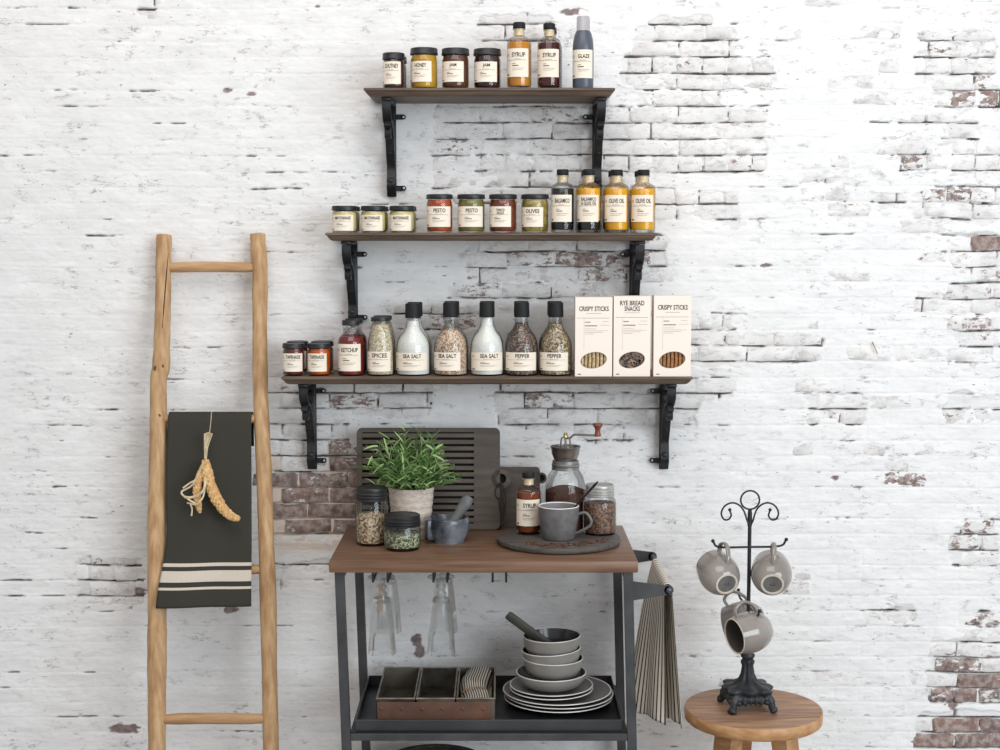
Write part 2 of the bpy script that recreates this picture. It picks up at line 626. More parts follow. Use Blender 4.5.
def build_wall():
    xs = np.concatenate([np.linspace(-2.6, -1.38, 40)[:-1], np.arange(-1.38, 1.38, 0.0040), np.linspace(1.38, 2.6, 40)])
    zs = np.concatenate([np.linspace(0.0, 0.24, 20)[:-1], np.arange(0.24, 2.26, 0.0025), np.linspace(2.26, 2.8, 24)])
    X, Z = np.meshgrid(xs, zs)
    Zw = Z + warp(X, Z)
    rowf = (ZTOP - Zw) / PIT - 1.0
    k = np.floor(rowf).astype(int)
    fr = rowf - k
    wob = (fbm(X * 30, Z * 50, 3) - 0.5) * 0.0052
    dz = np.minimum(fr, 1 - fr) * PIT + wob
    kmin = int(k.min())
    offs = np.array([row_off(q) for q in range(kmin, int(k.max()) + 1)])
    lens = np.array([BL / 2 if q in HEADER_ROWS else BL for q in range(kmin, int(k.max()) + 1)])
    OFF, LEN = offs[k - kmin], lens[k - kmin]
    fx = (X - OFF) / LEN
    bi = np.round(fx).astype(np.int64)
    dx = np.abs(fx - bi) * LEN + wob
    vopen = (hashgrid(bi, k.astype(np.int64), 77) > 0.30).astype(float)
    Jh = 1 - sstep(0.0008, 0.0038, dz)
    Jv = (1 - sstep(0.0006, 0.0034, dx)) * vopen
    J = np.maximum(Jh, Jv)
    rag = fbm(X * 42, Z * 70, 11)
    big = fbm(X * 13, Z * 22, 13)
    zf = zone_field(X, Z, OPEN, 0.030)
    O = zf + (rag - 0.5) * 0.7 + (big - 0.5) * 1.1
    O = np.where(zf < 0.02, 0, np.maximum(O, 0))
    o = sstep(0.44, 0.52, O)
    # part of the open joints is still choked with paint
    choke = sstep(0.56, 0.62, fbm(X * 17, Z * 40, 51)) * (zf < 1.15)
    Jo = np.maximum(Jh * (1 - 0.85 * choke), Jv * (1 - 0.9 * sstep(0.40, 0.50, fbm(X * 30, Z * 30, 57))))
    # here and there a short thin crack along a bed joint
    crk = fbm(X * 7, Z * 30, 23)
    right = sstep(0.35, 1.0, X)
    thin = 1 - sstep(0.0002, 0.0026, dz)
    crack = sstep(0.650, 0.685, crk) * thin * (0.05 + 0.9 * sstep(0.45, 0.58, fbm(X * 26, Z * 40, 29)))
    o = np.maximum(o * (0.10 + 0.90 * Jo), crack)
    ov = fbm(X * 9, Z * 45, 31)
    fine = fbm(X * 55, Z * 110, 41)
    lump = fbm(X * 24, Z * 36, 43)
    Jp = np.maximum(Jh, Jv * right)
    paint = 0.0016 - Jp * (0.0007 + 0.0006 * right) * (0.3 + ov) + (ov - 0.5) * 0.0024 + (fine - 0.5) * 0.0015 + (lump - 0.5) * 0.0022
    T = paint * (1 - o) + (-0.0085 + (fine - 0.5) * 0.002) * o
    # inside open zones the paint film between the joints is gone too, so that the bricks stand clear
    gone = sstep(0.44, 0.60, O)
    T = T - gone * (1 - o) * 0.0022 * sstep(0.35, 0.6, lump + 0.1)
    ch = np.zeros_like(X)
    for i, c in enumerate(CHIPS):
        x0, z0, x1, z1 = px_rect(c)
        e = np.hypot((X - (x0 + x1) / 2) / ((x1 - x0) / 2), (Z - (z0 + z1) / 2) / ((z1 - z0) / 2)) + (rag - 0.5) * 1.5
        ch = np.maximum(ch, 1 - sstep(0.82, 0.95, e))
    T = T - ch * 0.0022
    cream = zone_field(X, Z, [(262, 462, 380, 545, 1.0)], 0.025) * sstep(0.38, 0.5, big + 0.1)
    nx, nz = len(xs), len(zs)
    co = np.stack([X, -T, Z], -1).reshape(-1, 3).astype(np.float32)
    idx = np.arange(nx * nz).reshape(nz, nx)
    fs = np.stack([idx[:-1, :-1], idx[:-1, 1:], idx[1:, 1:], idx[1:, :-1]], -1).reshape(-1, 4)
    # a solid wall: sides and back
    nb = len(co)
    back = np.array([(-2.6, 0.12, 0), (2.6, 0.12, 0), (2.6, 0.12, 2.8), (-2.6, 0.12, 2.8)], np.float32)
    co = np.concatenate([co, back])
    c4 = [idx[0, 0], idx[0, -1], idx[-1, -1], idx[-1, 0]]
    extra = [(nb + 1, nb, nb + 3, nb + 2), (c4[0], c4[3], nb + 3, nb), (c4[1], nb + 1, nb + 2, c4[2]), (c4[3], c4[2], nb + 2, nb + 3)]
    fs = np.concatenate([fs, np.array(extra)])
    me = bpy.data.meshes.new('wall_back')
    me.vertices.add(len(co))
    me.vertices.foreach_set('co', co.ravel())
    me.loops.add(fs.size)
    me.loops.foreach_set('vertex_index', fs.ravel().astype(np.int32))
    me.polygons.add(len(fs))
    me.polygons.foreach_set('loop_start', np.arange(0, fs.size, 4, dtype=np.int32))
    me.update(calc_edges=True)
    me.polygons.foreach_set('use_smooth', [True] * len(fs))
    at_ = me.attributes.new('wear', 'FLOAT_COLOR', 'POINT')
    wr = np.zeros((len(co), 4), np.float32)
    wr[:nb, 0] = o.ravel()
    wr[:nb, 1] = ch.ravel()
    wr[:nb, 2] = cream.ravel()
    wr[:nb, 3] = (Jh * (0.35 + 0.65 * sstep(0.42, 0.62, ov))).ravel()
    at_.data.foreach_set('color', wr.ravel())
    me.validate()
    ob = bpy.data.objects.new('wall_back', me)
    COL.objects.link(ob)
    ob['kind'] = 'structure'
    ob['label'] = 'old brick wall under flaking white paint'
    me.materials.append(wall_paint())
    return ob


def mixc(N, L, fac, a, b):
    mx = N.new('ShaderNodeMix')
    mx.data_type = 'RGBA'
    for i, s in ((0, fac), (6, a), (7, b)):
        if hasattr(s, 'is_linked') or hasattr(s, 'links'):
            L.new(s, mx.inputs[i])
        elif i == 0:
            mx.inputs[i].default_value = s
        else:
            mx.inputs[i].default_value = lin(s)
    return mx.outputs[2]


def noise(N, L, vec, scale, detail=6, rough=0.55):
    n = N.new('ShaderNodeTexNoise')
    n.inputs['Scale'].default_value = scale
    n.inputs['Detail'].default_value = detail
    n.inputs['Roughness'].default_value = rough
    L.new(vec, n.inputs['Vector'])
    return n.outputs['Fac']


def maprange(N, L, v, a, b, c=0.0, d=1.0):
    m = N.new('ShaderNodeMapRange')
    m.inputs[1].default_value, m.inputs[2].default_value = a, b
    m.inputs[3].default_value, m.inputs[4].default_value = c, d
    L.new(v, m.inputs[0])
    return m.outputs[0]


def math_(N, L, op, a, b=None):
    m = N.new('ShaderNodeMath')
    m.operation = op
    for i, s in enumerate((a, b)):
        if s is None:
            continue
        if isinstance(s, (int, float)):
            m.inputs[i].default_value = s
        else:
            L.new(s, m.inputs[i])
    return m.outputs[0]


def stretched(N, L, out, s):
    mp = N.new('ShaderNodeMapping')
    mp.inputs['Scale'].default_value = s
    L.new(out, mp.inputs[0])
    return mp.outputs[0]


def flakes(N, L, co):
    """thin dark broken cracks in old paint, lying mostly along the courses, in patches"""
    v = stretched(N, L, co, (1, 1, 4.6))
    line = noise(N, L, v, 9, 7, 0.66)
    line = math_(N, L, 'ABSOLUTE', math_(N, L, 'SUBTRACT', line, 0.5))
    line = maprange(N, L, line, 0.002, 0.013, 1, 0)
    brk = maprange(N, L, noise(N, L, stretched(N, L, co, (1, 1, 1.6)), 26, 4), 0.50, 0.60)
    patch = maprange(N, L, noise(N, L, stretched(N, L, co, (1, 1, 1.5)), 5.5, 5, 0.65), 0.42, 0.60)
    return math_(N, L, 'MULTIPLY', math_(N, L, 'MULTIPLY', line, brk), patch)


def wall_paint():
    m, nt, N, L, P = nodes_of('flaking_white_paint')
    tc = N.new('ShaderNodeTexCoord')
    co = tc.outputs['Object']
    a = N.new('ShaderNodeAttribute')
    a.attribute_name = 'wear'
    sp = N.new('ShaderNodeSeparateColor')
    L.new(a.outputs['Color'], sp.inputs[0])
    n1 = noise(N, L, stretched(N, L, co, (1, 1, 3.0)), 7, 8, 0.6)
    col = mixc(N, L, maprange(N, L, n1, 0.36, 0.64), (230, 229, 228), (241, 240, 239))
    # scuffed greyish film along the courses
    sc = maprange(N, L, noise(N, L, stretched(N, L, co, (1, 1, 5)), 22, 8, 0.7), 0.58, 0.72, 0, 0.28)
    pt = maprange(N, L, noise(N, L, co, 4.0, 3), 0.46, 0.60)
    col = mixc(N, L, math_(N, L, 'MULTIPLY', sc, pt), col, (176, 170, 167))
    fk = flakes(N, L, co)
    col = mixc(N, L, math_(N, L, 'MULTIPLY', fk, 0.85), col, (112, 103, 99))
    # pits
    sk = maprange(N, L, noise(N, L, stretched(N, L, co, (1, 1, 2.2)), 62, 4), 0.665, 0.70)
    pk = maprange(N, L, noise(N, L, co, 6, 4), 0.48, 0.58)
    pit = math_(N, L, 'MULTIPLY', sk, pk)
    col = mixc(N, L, math_(N, L, 'MULTIPLY', pit, 0.8), col, (96, 88, 84))
    # fine broken line where a bed joint lies under the paint
    jl = math_(N, L, 'MULTIPLY', a.outputs['Alpha'], maprange(N, L, noise(N, L, stretched(N, L, co, (1, 1, 2)), 38, 6, 0.7), 0.55, 0.70, 0, 0.26))
    col = mixc(N, L, jl, col, (150, 142, 138))
    col = mixc(N, L, sp.outputs[2], col, (226, 210, 196))
    nb = noise(N, L, co, 60)
    dark = mixc(N, L, maprange(N, L, nb, 0.4, 0.62), (50, 43, 41), (108, 97, 92))
    col = mixc(N, L, math_(N, L, 'MULTIPLY', sp.outputs[0], maprange(N, L, sp.outputs[2], 0.3, 0.8, 1.0, 0.25)), col, dark)
    chip = mixc(N, L, maprange(N, L, nb, 0.4, 0.6), (122, 106, 104), (150, 136, 134))
    col = mixc(N, L, sp.outputs[1], col, chip)
    L.new(col, P.inputs['Base Color'])
    P.inputs['Roughness'].default_value = 0.6
    P.inputs['Specular IOR Level'].default_value = 0.3
    b = N.new('ShaderNodeBump')
    b.inputs['Strength'].default_value = 0.55
    b.inputs['Distance'].default_value = 0.004
    hh = noise(N, L, stretched(N, L, co, (1, 1, 1.9)), 36, 10, 0.70)
    hh = math_(N, L, 'SUBTRACT', hh, math_(N, L, 'MULTIPLY', fk, 0.35))
    L.new(math_(N, L, 'SUBTRACT', hh, math_(N, L, 'MULTIPLY', pit, 0.35)), b.inputs['Height'])
    L.new(b.outputs[0], P.inputs['Normal'])
    return m


def brick_mat(name, per_object):
    m, nt, N, L, P = nodes_of(name)
    tc = N.new('ShaderNodeTexCoord')
    oi = N.new('ShaderNodeObjectInfo')
    va = N.new('ShaderNodeVectorMath')
    va.operation = 'ADD'
    L.new(tc.outputs['Object'], va.inputs[0])
    if per_object:
        rnd = oi.outputs['Random']
        L.new(oi.outputs['Location'], va.inputs[1])
        at_ = N.new('ShaderNodeAttribute')
        at_.attribute_type = 'OBJECT'
        at_.attribute_name = 'bare'
        bare = at_.outputs['Fac']
    else:
        at_ = N.new('ShaderNodeAttribute')
        at_.attribute_name = 'bare'
        bare = at_.outputs['Fac']
        rnd = noise(N, L, tc.outputs['Object'], 9)
    co = va.outputs[0]
    fine = noise(N, L, stretched(N, L, co, (1, 1, 1.9)), 30, 10, 0.72)
    thr = math_(N, L, 'SUBTRACT', 1.0, bare)
    thr = maprange(N, L, thr, 0, 1, 0.22, 0.80)
    msk = N.new('ShaderNodeMapRange')
    L.new(math_(N, L, 'SUBTRACT', fine, thr), msk.inputs[0])
    msk.inputs[1].default_value, msk.inputs[2].default_value = -0.02, 0.02
    mask = msk.outputs[0]
    n1 = noise(N, L, co, 10)
    paint = mixc(N, L, maprange(N, L, n1, 0.35, 0.65), (219, 216, 214), (238, 236, 234))
    thin = maprange(N, L, noise(N, L, stretched(N, L, co, (1, 1, 2)), 30, 9, 0.72), 0.50, 0.62, 0, 0.6)
    paint = mixc(N, L, thin, paint, (182, 175, 172))
    paint = mixc(N, L, math_(N, L, 'MULTIPLY', flakes(N, L, co), 0.8), paint, (116, 106, 102))
    b1 = mixc(N, L, rnd, (122, 106, 102), (138, 112, 103))
    b2 = mixc(N, L, maprange(N, L, noise(N, L, co, 55, 6), 0.42, 0.62), b1, (172, 156, 150))
    b2 = mixc(N, L, maprange(N, L, noise(N, L, co, 26, 4), 0.55, 0.72), b2, (86, 70, 68))
    col = mixc(N, L, mask, paint, b2)
    L.new(col, P.inputs['Base Color'])
    P.inputs['Roughness'].default_value = 0.7
    P.inputs['Specular IOR Level'].default_value = 0.3
    b = N.new('ShaderNodeBump')
    b.inputs['Strength'].default_value = 0.4
    b.inputs['Distance'].default_value = 0.003
    hh = noise(N, L, co, 50, 8, 0.65)
    L.new(math_(N, L, 'SUBTRACT', hh, math_(N, L, 'MULTIPLY', mask, 0.25)), b.inputs['Height'])
    L.new(b.outputs[0], P.inputs['Normal'])
    return m


def brick_geo(Lb, Hb, seed):
    """one worn brick: uneven rounded front (towards -Y), body running back into the wall"""
    rs = random.Random(seed)
    nx, nz = (6, 3) if Lb > 0.09 else (4, 3)
    vs, fs = [], []
    us = [-0.5, -0.44] + [-0.5 + (i + 1) / (nx - 1) * 1.0 - 0.0 for i in range(0)] + [-0.2, 0.1, 0.42, 0.5] if nx == 6 else [-0.5, -0.40, 0.38, 0.5]
    ws = [-0.5, -0.42, 0.42, 0.5]
    for j, b in enumerate(ws):
        for i, a in enumerate(us):
            edge = (i in (0, len(us) - 1)) or (j in (0, 3))
            corner = (i in (0, len(us) - 1)) and (j in (0, 3))
            y = 0.0026 if corner else (0.0015 if edge else rs.uniform(-0.0008, 0.0006))
            ax = a * Lb + rs.uniform(-0.0020, 0.0020)
            az = b * Hb + rs.uniform(-0.0024, 0.0024)
            if corner:
                ax *= 0.975
                az *= 0.92
            vs.append((ax, y, az))
    n = len(us)
    for j in range(3):
        for i in range(n - 1):
            p = j * n + i
            fs.append((p, p + 1, p + n + 1, p + n))
    ring = [i for i in range(n)] + [j * n + n - 1 for j in range(1, 4)] + [3 * n + i for i in range(n - 2, -1, -1)] + [j * n for j in (2, 1)]
    base = len(vs)
    for q in ring:
        x, y, z = vs[q]
        vs.append((x, 0.03, z))
    for i in range(len(ring)):
        i2 = (i + 1) % len(ring)
        fs.append((ring[i2], ring[i], base + i, base + i2))
    return vs, fs


def build_bricks(wall):
    MI = brick_mat('brick_face', True)
    MS = brick_mat('brick_face_joined', False)
    JT = 0.0052
    var = {}
    for L_, nm in ((BL - JT, 's'), (BL / 2 - JT, 'h')):
        for i in range(8):
            mb = MB()
            mb.add(*brick_geo(L_, PIT - JT, i * 7 + (3 if nm == 'h' else 0)))
            var[(nm, i)] = mb.mesh('brick', MI, True, 60)
    cand = []
    for k in range(-3, 45):
        z = ZTOP - PIT * (k + 1.5)
        if z < 0.2 or z > 2.32:
            continue
        hd = k in HEADER_ROWS
        Lr = BL / 2 if hd else BL
        off = row_off(k)
        i0 = int(math.floor((-1.45 - off) / Lr))
        for i in range(i0, i0 + int(2.95 / Lr) + 2):
            x = off + (i + 0.5) * Lr
            rs = random.Random(k * 1000 + i)
            Xa, Za = np.array([[x]]), np.array([[z]])
            op = float(zone_field(Xa, Za, OPEN, 0.03)[0, 0])
            br = float(zone_field(Xa, Za, BARE, 0.022)[0, 0])
            lft = x < -0.35
            edge = 0.45 * max(0.0, min(1.0, (x - 0.15) / 0.9))
            score = op + br * 0.8 + edge + (0.15 if not lft else -0.3) + rs.uniform(0, 0.25)
            if op < 0.3 and br < 0.2:
                upper = 1.0 if z > at(500, 470, 0).z else 0.35
                if lft or rs.random() > (0.10 + 1.1 * edge) * upper:
                    continue
                # hidden behind the paint or just breaking through it
                t = rs.uniform(-0.0012, 0.0018) if x < 0.75 else rs.uniform(-0.0004, 0.0024)
                bare = rs.choice([0.05, 0.12, 0.2, 0.28, 0.36])
            else:
                t = rs.uniform(-0.0010, 0.0022) if br < 0.6 else rs.uniform(0.0006, 0.003)
                bare = max(0.05, min(1.0, br + rs.uniform(-0.10, 0.08)))
                if br < 0.2:
                    bare = rs.uniform(0.08, 0.40)
            wz = float(warp(Xa, Za)[0, 0])
            sl = float(warp(Xa + 0.03, Za)[0, 0] - warp(Xa - 0.03, Za)[0, 0]) / 0.06
            cand.append((score, x, z - wz, hd, t, bare, rs.randrange(8), rs.uniform(-0.008, 0.008) + sl))
    cand.sort(key=lambda c: -c[0])
    for (s, x, z, hd, t, bare, vi, ry) in cand[:290]:
        o = bpy.data.objects.new('brick', var[('h' if hd else 's', vi)])
        COL.objects.link(o)
        o.parent = wall
        o.location = (x, -t, z)
        o.rotation_euler = (0, ry, 0)
        o['bare'] = float(bare)
    mb = MB()
    bv = []
    for (s, x, z, hd, t, bare, vi, ry) in cand[290:]:
        vs, fs = brick_geo((BL / 2 if hd else BL) - JT, PIT - JT, vi * 7 + (3 if hd else 0))
        mb.add([(a + x, b - t, c + z) for a, b, c in vs], fs)
        bv += [bare] * len(vs)
    if mb.v:
        o = mb.build('half_hidden_bricks', MS, wall, sharp=60, kind='stuff')
        a = o.data.attributes.new('bare', 'FLOAT', 'POINT')
        a.data.foreach_set('value', bv)


WALL = build_wall()
build_bricks(WALL)
fl = MB().box((0, -2.4, -0.04), (5.2, 5.0, 0.08)).build('floor', M('grey_concrete_floor', (168, 162, 156), (146, 140, 134), rough=0.7, scale=3, bump=0.1), smooth=False)
fl['kind'] = 'structure'

# ================================================================== SHELVES
SD = 0.20                                       # depth of a board
SF = -0.006 - SD                                # its front edge


def wall_shelf(label, x0, x1, ytop, brk, ybot, t):
    """board with a moulded front and two cast scroll brackets"""
    ft = at(500, ytop, SF)
    xa, xb = at(x0, ytop, SF).x, at(x1, ytop, SF).x
    zt = ft.z
    root = thing('wall_shelf', label, 'shelf', ((xa + xb) / 2, -0.006, zt), group='iron bracket wall shelves')
    Wd = xb - xa
    # moulding profile (inset, depth below the top)
    prof = [(0.004, 0.0), (0.0, 0.0015), (0.0, 0.006), (0.004, 0.0075), (0.007, 0.0125), (0.012, t - 0.002), (0.018, t)]
    mb = MB()
    vs, fs = [], []
    for ins, dn in prof:
        hw = Wd / 2 - ins
        vs += [(-hw, 0, -dn), (-hw, -SD + ins, -dn), (hw, -SD + ins, -dn), (hw, 0, -dn)]
    n = len(prof)
    for i in range(n - 1):
        for k in range(4):
            k2 = (k + 1) % 4
            fs.append((i * 4 + k, (i + 1) * 4 + k, (i + 1) * 4 + k2, i * 4 + k2))
    fs += [(0, 1, 2, 3), ((n - 1) * 4 + 3, (n - 1) * 4 + 2, (n - 1) * 4 + 1, (n - 1) * 4)]
    mb.add(vs, fs).build('board', WOOD_SH, root, smooth=False)
    for (bx, side) in brk:
        px = at(bx, ytop + 40, -0.01).x - (xa + xb) / 2
        H = zt - t - at(500, ybot, -0.012).z
        b = MB()
        b.box((0, -0.007, -H / 2), (0.024, 0.010, H), 0.002)                       # bar on the wall
        b.box((0, -0.092, -0.0045), (0.024, 0.172, 0.009), 0.002)                  # arm under the board
        main = smooth_path([(0, -0.172, -0.010), (0, -0.168, -0.032), (0, -0.142, -0.052), (0, -0.106, -0.062), (0, -0.075, -0.085),
                            (0, -0.050, -0.125), (0, -0.026, -0.160), (0, -0.030, -H * 0.80), (0, -0.034, -H * 0.88), (0, -0.016, -H * 0.97)], 6)
        b.strip(main, 0.021, 0.008)
        curl = [(0, -0.128 + 0.030 * (1 - q / 26.0) * math.cos(PI * 0.9 - q * 0.34), -0.078 + 0.030 * (1 - q / 26.0) * math.sin(PI * 0.9 - q * 0.34)) for q in range(22)]
        b.strip(curl, 0.015, 0.006)
        curl = [(0, -0.040 + 0.024 * (1 - q / 26.0) * math.cos(0.4 + q * 0.34), -0.052 + 0.024 * (1 - q / 26.0) * math.sin(0.4 + q * 0.34)) for q in range(22)]
        b.strip(curl, 0.015, 0.006)
        for zz in (-0.125, -H * 0.83):
            b.sphere((0, -0.046 if zz > -0.15 else -0.032, zz), 0.009, 10, 6, (1.3, 1, 1))
        ob = b.build('bracket', IRON, root, sharp=50, loc=(px, 0, -t))
        for zz in (-0.034, -H + 0.022):
            tb = MB()
            tb.box((side * 0.020, -0.004, zz), (0.020, 0.005, 0.013), 0.002)
            tb.lathe([(0.0066, -0.0025), (0.0066, 0.0025)], 14, (side * 0.030, -0.004, zz), frame((0, -1, 0), (1, 0, 0)), capb=True, capt=True)
            tb.build('mounting_ear', IRON, ob, sharp=40)
            MB().lathe([(0.0034, 0), (0.0032, 0.0015), (0.0016, 0.0024)], 12, (side * 0.030, -0.0066, zz), frame((0, -1, 0), (1, 0, 0)), capt=True).build(
                'screw', M('pale_steel_screw', (190, 188, 184), (150, 148, 145), rough=0.35, metal=0.7), ob)
    return zt


Z1 = wall_shelf('short top wooden shelf carrying honey, jam, syrup and glaze', 363.5, 615.2, 87.6, [(391.5, 1), (597, -1)], 197, 0.020)
Z2 = wall_shelf('middle wooden shelf carrying mayonnaise, pesto and olive oil', 325, 658, 232.6, [(353, 1), (634, -1)], 326, 0.020)
Z3 = wall_shelf('longest wooden shelf, lowest of three, carrying salt bottles and cartons', 281, 693, 376.8, [(312, 1), (664, -1)], 469, 0.020)

# ================================================================== PANTRY GOODS
YF = SF + 0.014                                  # where the front row's faces stand


def geom(x0, x1, yt, zb, y_front=YF):
    """centre, radius and height of a round vessel seen between x0 and x1 with its top at yt"""
    r = (x1 - x0) / 2 * mpp((0, y_front, zb))
    yc = y_front + r
    r = (x1 - x0) / 2 * mpp((0, yc, zb))
    p = at((x0 + x1) / 2, yt, yc)
    return p.x, yc, r, p.z - zb


def fill_mat(nm, c, c2=None, **k):
    return M(nm, c, c2, **k)


HONEY = fill_mat('golden_honey', (212, 166, 50), (194, 144, 34), rough=0.2, sss=0.2)
CHUT = fill_mat('dark_chutney', (92, 52, 40), (60, 34, 30), rough=0.3, scale=60)
JAM1 = fill_mat('brown_jam', (110, 66, 42), (88, 50, 34), rough=0.25, scale=50)
JAM2 = fill_mat('dark_jam', (70, 36, 32), (48, 26, 26), rough=0.25, scale=50)
SYR1 = fill_mat('amber_syrup', (214, 146, 44), (196, 124, 30), rough=0.12, sss=0.2)
SYR2 = fill_mat('dark_red_syrup', (84, 22, 22), (60, 14, 16), rough=0.12)
MAYO = fill_mat('pale_mayonnaise', (228, 210, 150), (216, 196, 128), rough=0.35)
PES1 = fill_mat('red_pesto', (196, 92, 36), (158, 60, 24), rough=0.35, scale=80, bump=0.2)
PES2 = fill_mat('green_pesto', (140, 132, 66), (112, 104, 48), rough=0.35, scale=80, bump=0.2)
SAUCE = fill_mat('brown_red_sauce', (140, 66, 36), (112, 48, 28), rough=0.3, scale=60)
OLIV = fill_mat('olives_in_brine', (168, 148, 74), [(150, 128, 60), (180, 160, 92), (138, 112, 50)], rough=0.3, scale=75, kind='voronoi', bump=0.5)
BALS = fill_mat('black_balsamic', (26, 24, 26), (18, 17, 19), rough=0.1)
OIL = fill_mat('golden_olive_oil', (244, 184, 22), (232, 164, 8), rough=0.1, sss=0.3)
TAP1 = fill_mat('dark_red_tapenade', (120, 48, 34), (84, 32, 26), rough=0.35, scale=80)
TAP2 = fill_mat('orange_tapenade', (214, 104, 24), (186, 78, 16), rough=0.35, scale=80)
KET = fill_mat('red_ketchup', (132, 36, 28), (112, 26, 22), rough=0.3)
SPI = fill_mat('mixed_pale_spices', (206, 194, 166), [(230, 222, 204), (192, 170, 134), (172, 150, 112), (216, 204, 182)], rough=0.7, scale=320, kind='voronoi', bump=0.4)
SALT = fill_mat('white_salt', (240, 238, 233), (228, 226, 221), rough=0.7, scale=160, bump=0.2)
SALT2 = fill_mat('salt_with_pink_herbs', (206, 182, 160), [(228, 214, 198), (176, 112, 74), (150, 134, 98), (222, 208, 194), (196, 150, 120)], rough=0.7, scale=330, kind='voronoi', bump=0.4)
PEP1 = fill_mat('dark_peppercorns', (84, 66, 58), [(130, 108, 94), (58, 46, 42), (160, 142, 128), (98, 72, 60)], rough=0.6, scale=310, kind='voronoi', bump=0.6)
PEP2 = fill_mat('mixed_peppercorns', (164, 146, 116), [(206, 190, 160), (112, 92, 70), (150, 128, 92), (84, 70, 58), (190, 172, 142)], rough=0.6, scale=310, kind='voronoi', bump=0.6)
CORK = fill_mat('cream_collar', (236, 212, 178), (226, 200, 164), rough=0.6)


def lid_mesh(r, h):
    return MB().lathe([(r * 0.93, -h * 0.02), (r, 0.0), (r, h * 0.25), (r * 0.975, h * 0.32), (r * 0.975, h * 0.75), (r * 0.95, h * 0.95),
                       (r * 0.86, h), (r * 0.80, h * 0.9), (1e-4, h * 0.9)], 40)


def jam_jar(name, label, x0, x1, yt, zb, fill, lines, lidpx=6.5, lz=(0.13, 0.68), ang=(-1.35, 0.62), y_front=YF, group='pantry jars', headroom=0.97, big=0.20):
    X, Y, r, H = geom(x0, x1, yt, zb, y_front)
    t = thing(name, label, 'jar', (X, Y, zb), group=group)
    lh = lidpx * mpp((X, Y, zb))
    rb = r * 0.955
    hb = H - lh
    MB().lathe([(1e-4, 0.0), (rb * 0.88, 0.0), (rb * 0.97, 0.003), (rb, 0.008), (rb, hb * 0.84), (rb * 0.97, hb * 0.90), (rb * 0.92, hb * 0.94), (rb * 0.92, hb + lh * 0.5)], 40).build('glass_jar', GLASS, t)
    rc = rb - 0.0016
    MB().lathe([(1e-4, 0.004), (rc * 0.9, 0.004), (rc, 0.010), (rc, hb * 0.83), (rc * 0.95, hb * headroom), (1e-4, hb * headroom)], 40).build('contents', fill, t)
    lid_mesh(r, lh).build('lid', LIDB, t, loc=(0, 0, hb))
    round_label(t, rb, H * lz[0], H * lz[1], lines, ang[0], ang[1], big=big)
    return t


def behind(root, label, dy=0.074, dx=0.0):
    """the same product standing behind it in the second row"""
    l = root.location
    return dup(root, (l.x + dx, l.y + dy, l.z), label)


# top shelf
j = jam_jar('jam_jar', 'smallest dark chutney jar at the left end of top shelf', 382.3, 405, 53.2, Z1, CHUT, ['CHUTNEY'], 6.5, (0.12, 0.74), (-1.4, 0.75))
behind(j, 'dark chutney jar hidden behind the smallest jar on top shelf')
j = jam_jar('honey_jar', 'golden yellow honey jar on the top shelf', 410, 438, 48.4, Z1, HONEY, ['HONEY'], 6.5, (0.16, 0.66), (-1.42, 0.62))
jam_jar('jam_jar', 'brown jam jar right beside the honey jar', 441.4, 469.5, 48.8, Z1, JAM1, ['JAM'], 6.5, (0.16, 0.66), (-1.32, 0.66))
j = jam_jar('jam_jar', 'dark jam jar right beside the amber syrup bottle', 473.3, 501.2, 49.2, Z1, JAM2, ['JAM'], 6.5, (0.16, 0.66), (-1.25, 0.80))


def cork_bottle(name, label, x0, x1, yt, zb, fill, lines, fillz=0.70, lz=(0.17, 0.595), ang=(-1.30, 0.82), fill2=None, y_front=YF, group='stoppered bottles', big=0.165):
    X, Y, r, H = geom(x0, x1, yt, zb, y_front)
    t = thing(name, label, 'bottle', (X, Y, zb), group=group)
    rn = r * 0.46
    MB().lathe([(1e-4, 0.0), (r * 0.90, 0.0), (r * 0.98, 0.004), (r, 0.010), (r, H * 0.68), (r * 0.96, H * 0.725), (r * 0.80, H * 0.76), (rn * 1.12, H * 0.785), (rn, H * 0.80), (rn, H * 0.885),
                (rn * 1.18, H * 0.89), (rn * 1.18, H * 0.905), (rn, H * 0.91)], 40).build('glass_bottle', GLASS, t)
    rc = r - 0.0018
    zt = H * fillz
    z0 = 0.007
    if fill2:
        zm = H * 0.19
        MB().lathe([(1e-4, z0), (rc * 0.93, z0), (rc, z0 + 0.006), (rc, zm), (1e-4, zm)], 36).build('dark_layer', fill2, t)
        z0 = zm
    MB().lathe([(1e-4, z0), (rc * (1 if fill2 else 0.93), z0), (rc, z0 + 0.006), (rc, min(zt, H * 0.68)), (rc * 0.94, zt), (1e-4, zt)], 36).build('contents', fill, t)
    MB().lathe([(rn * 0.86, H * 0.80), (rn * 0.86, H * 0.905), (1e-4, H * 0.905)], 24).build('stopper', CORK, t)
    MB().lathe([(rn * 0.9, H * 0.908), (rn * 1.10, H * 0.910), (rn * 1.12, H * 0.916), (rn * 1.12, H * 0.985), (rn * 1.02, H), (1e-4, H)], 28).build('cap', CAPB, t)
    round_label(t, r, H * lz[0], H * lz[1], lines, ang[0], ang[1], big=big)
    return t


cork_bottle('syrup_bottle', 'amber syrup bottle on the top shelf', 507, 531.4, 22.6, Z1, SYR1, ['SYRUP'])
b = cork_bottle('syrup_bottle', 'dark red syrup bottle in front, beside grey glaze bottle', 537.6, 561, 23.6, Z1, SYR2, ['SYRUP'], ang=(-1.3, 0.9))
behind(b, 'second dark red syrup bottle, half hidden behind the front one', dx=0.006)

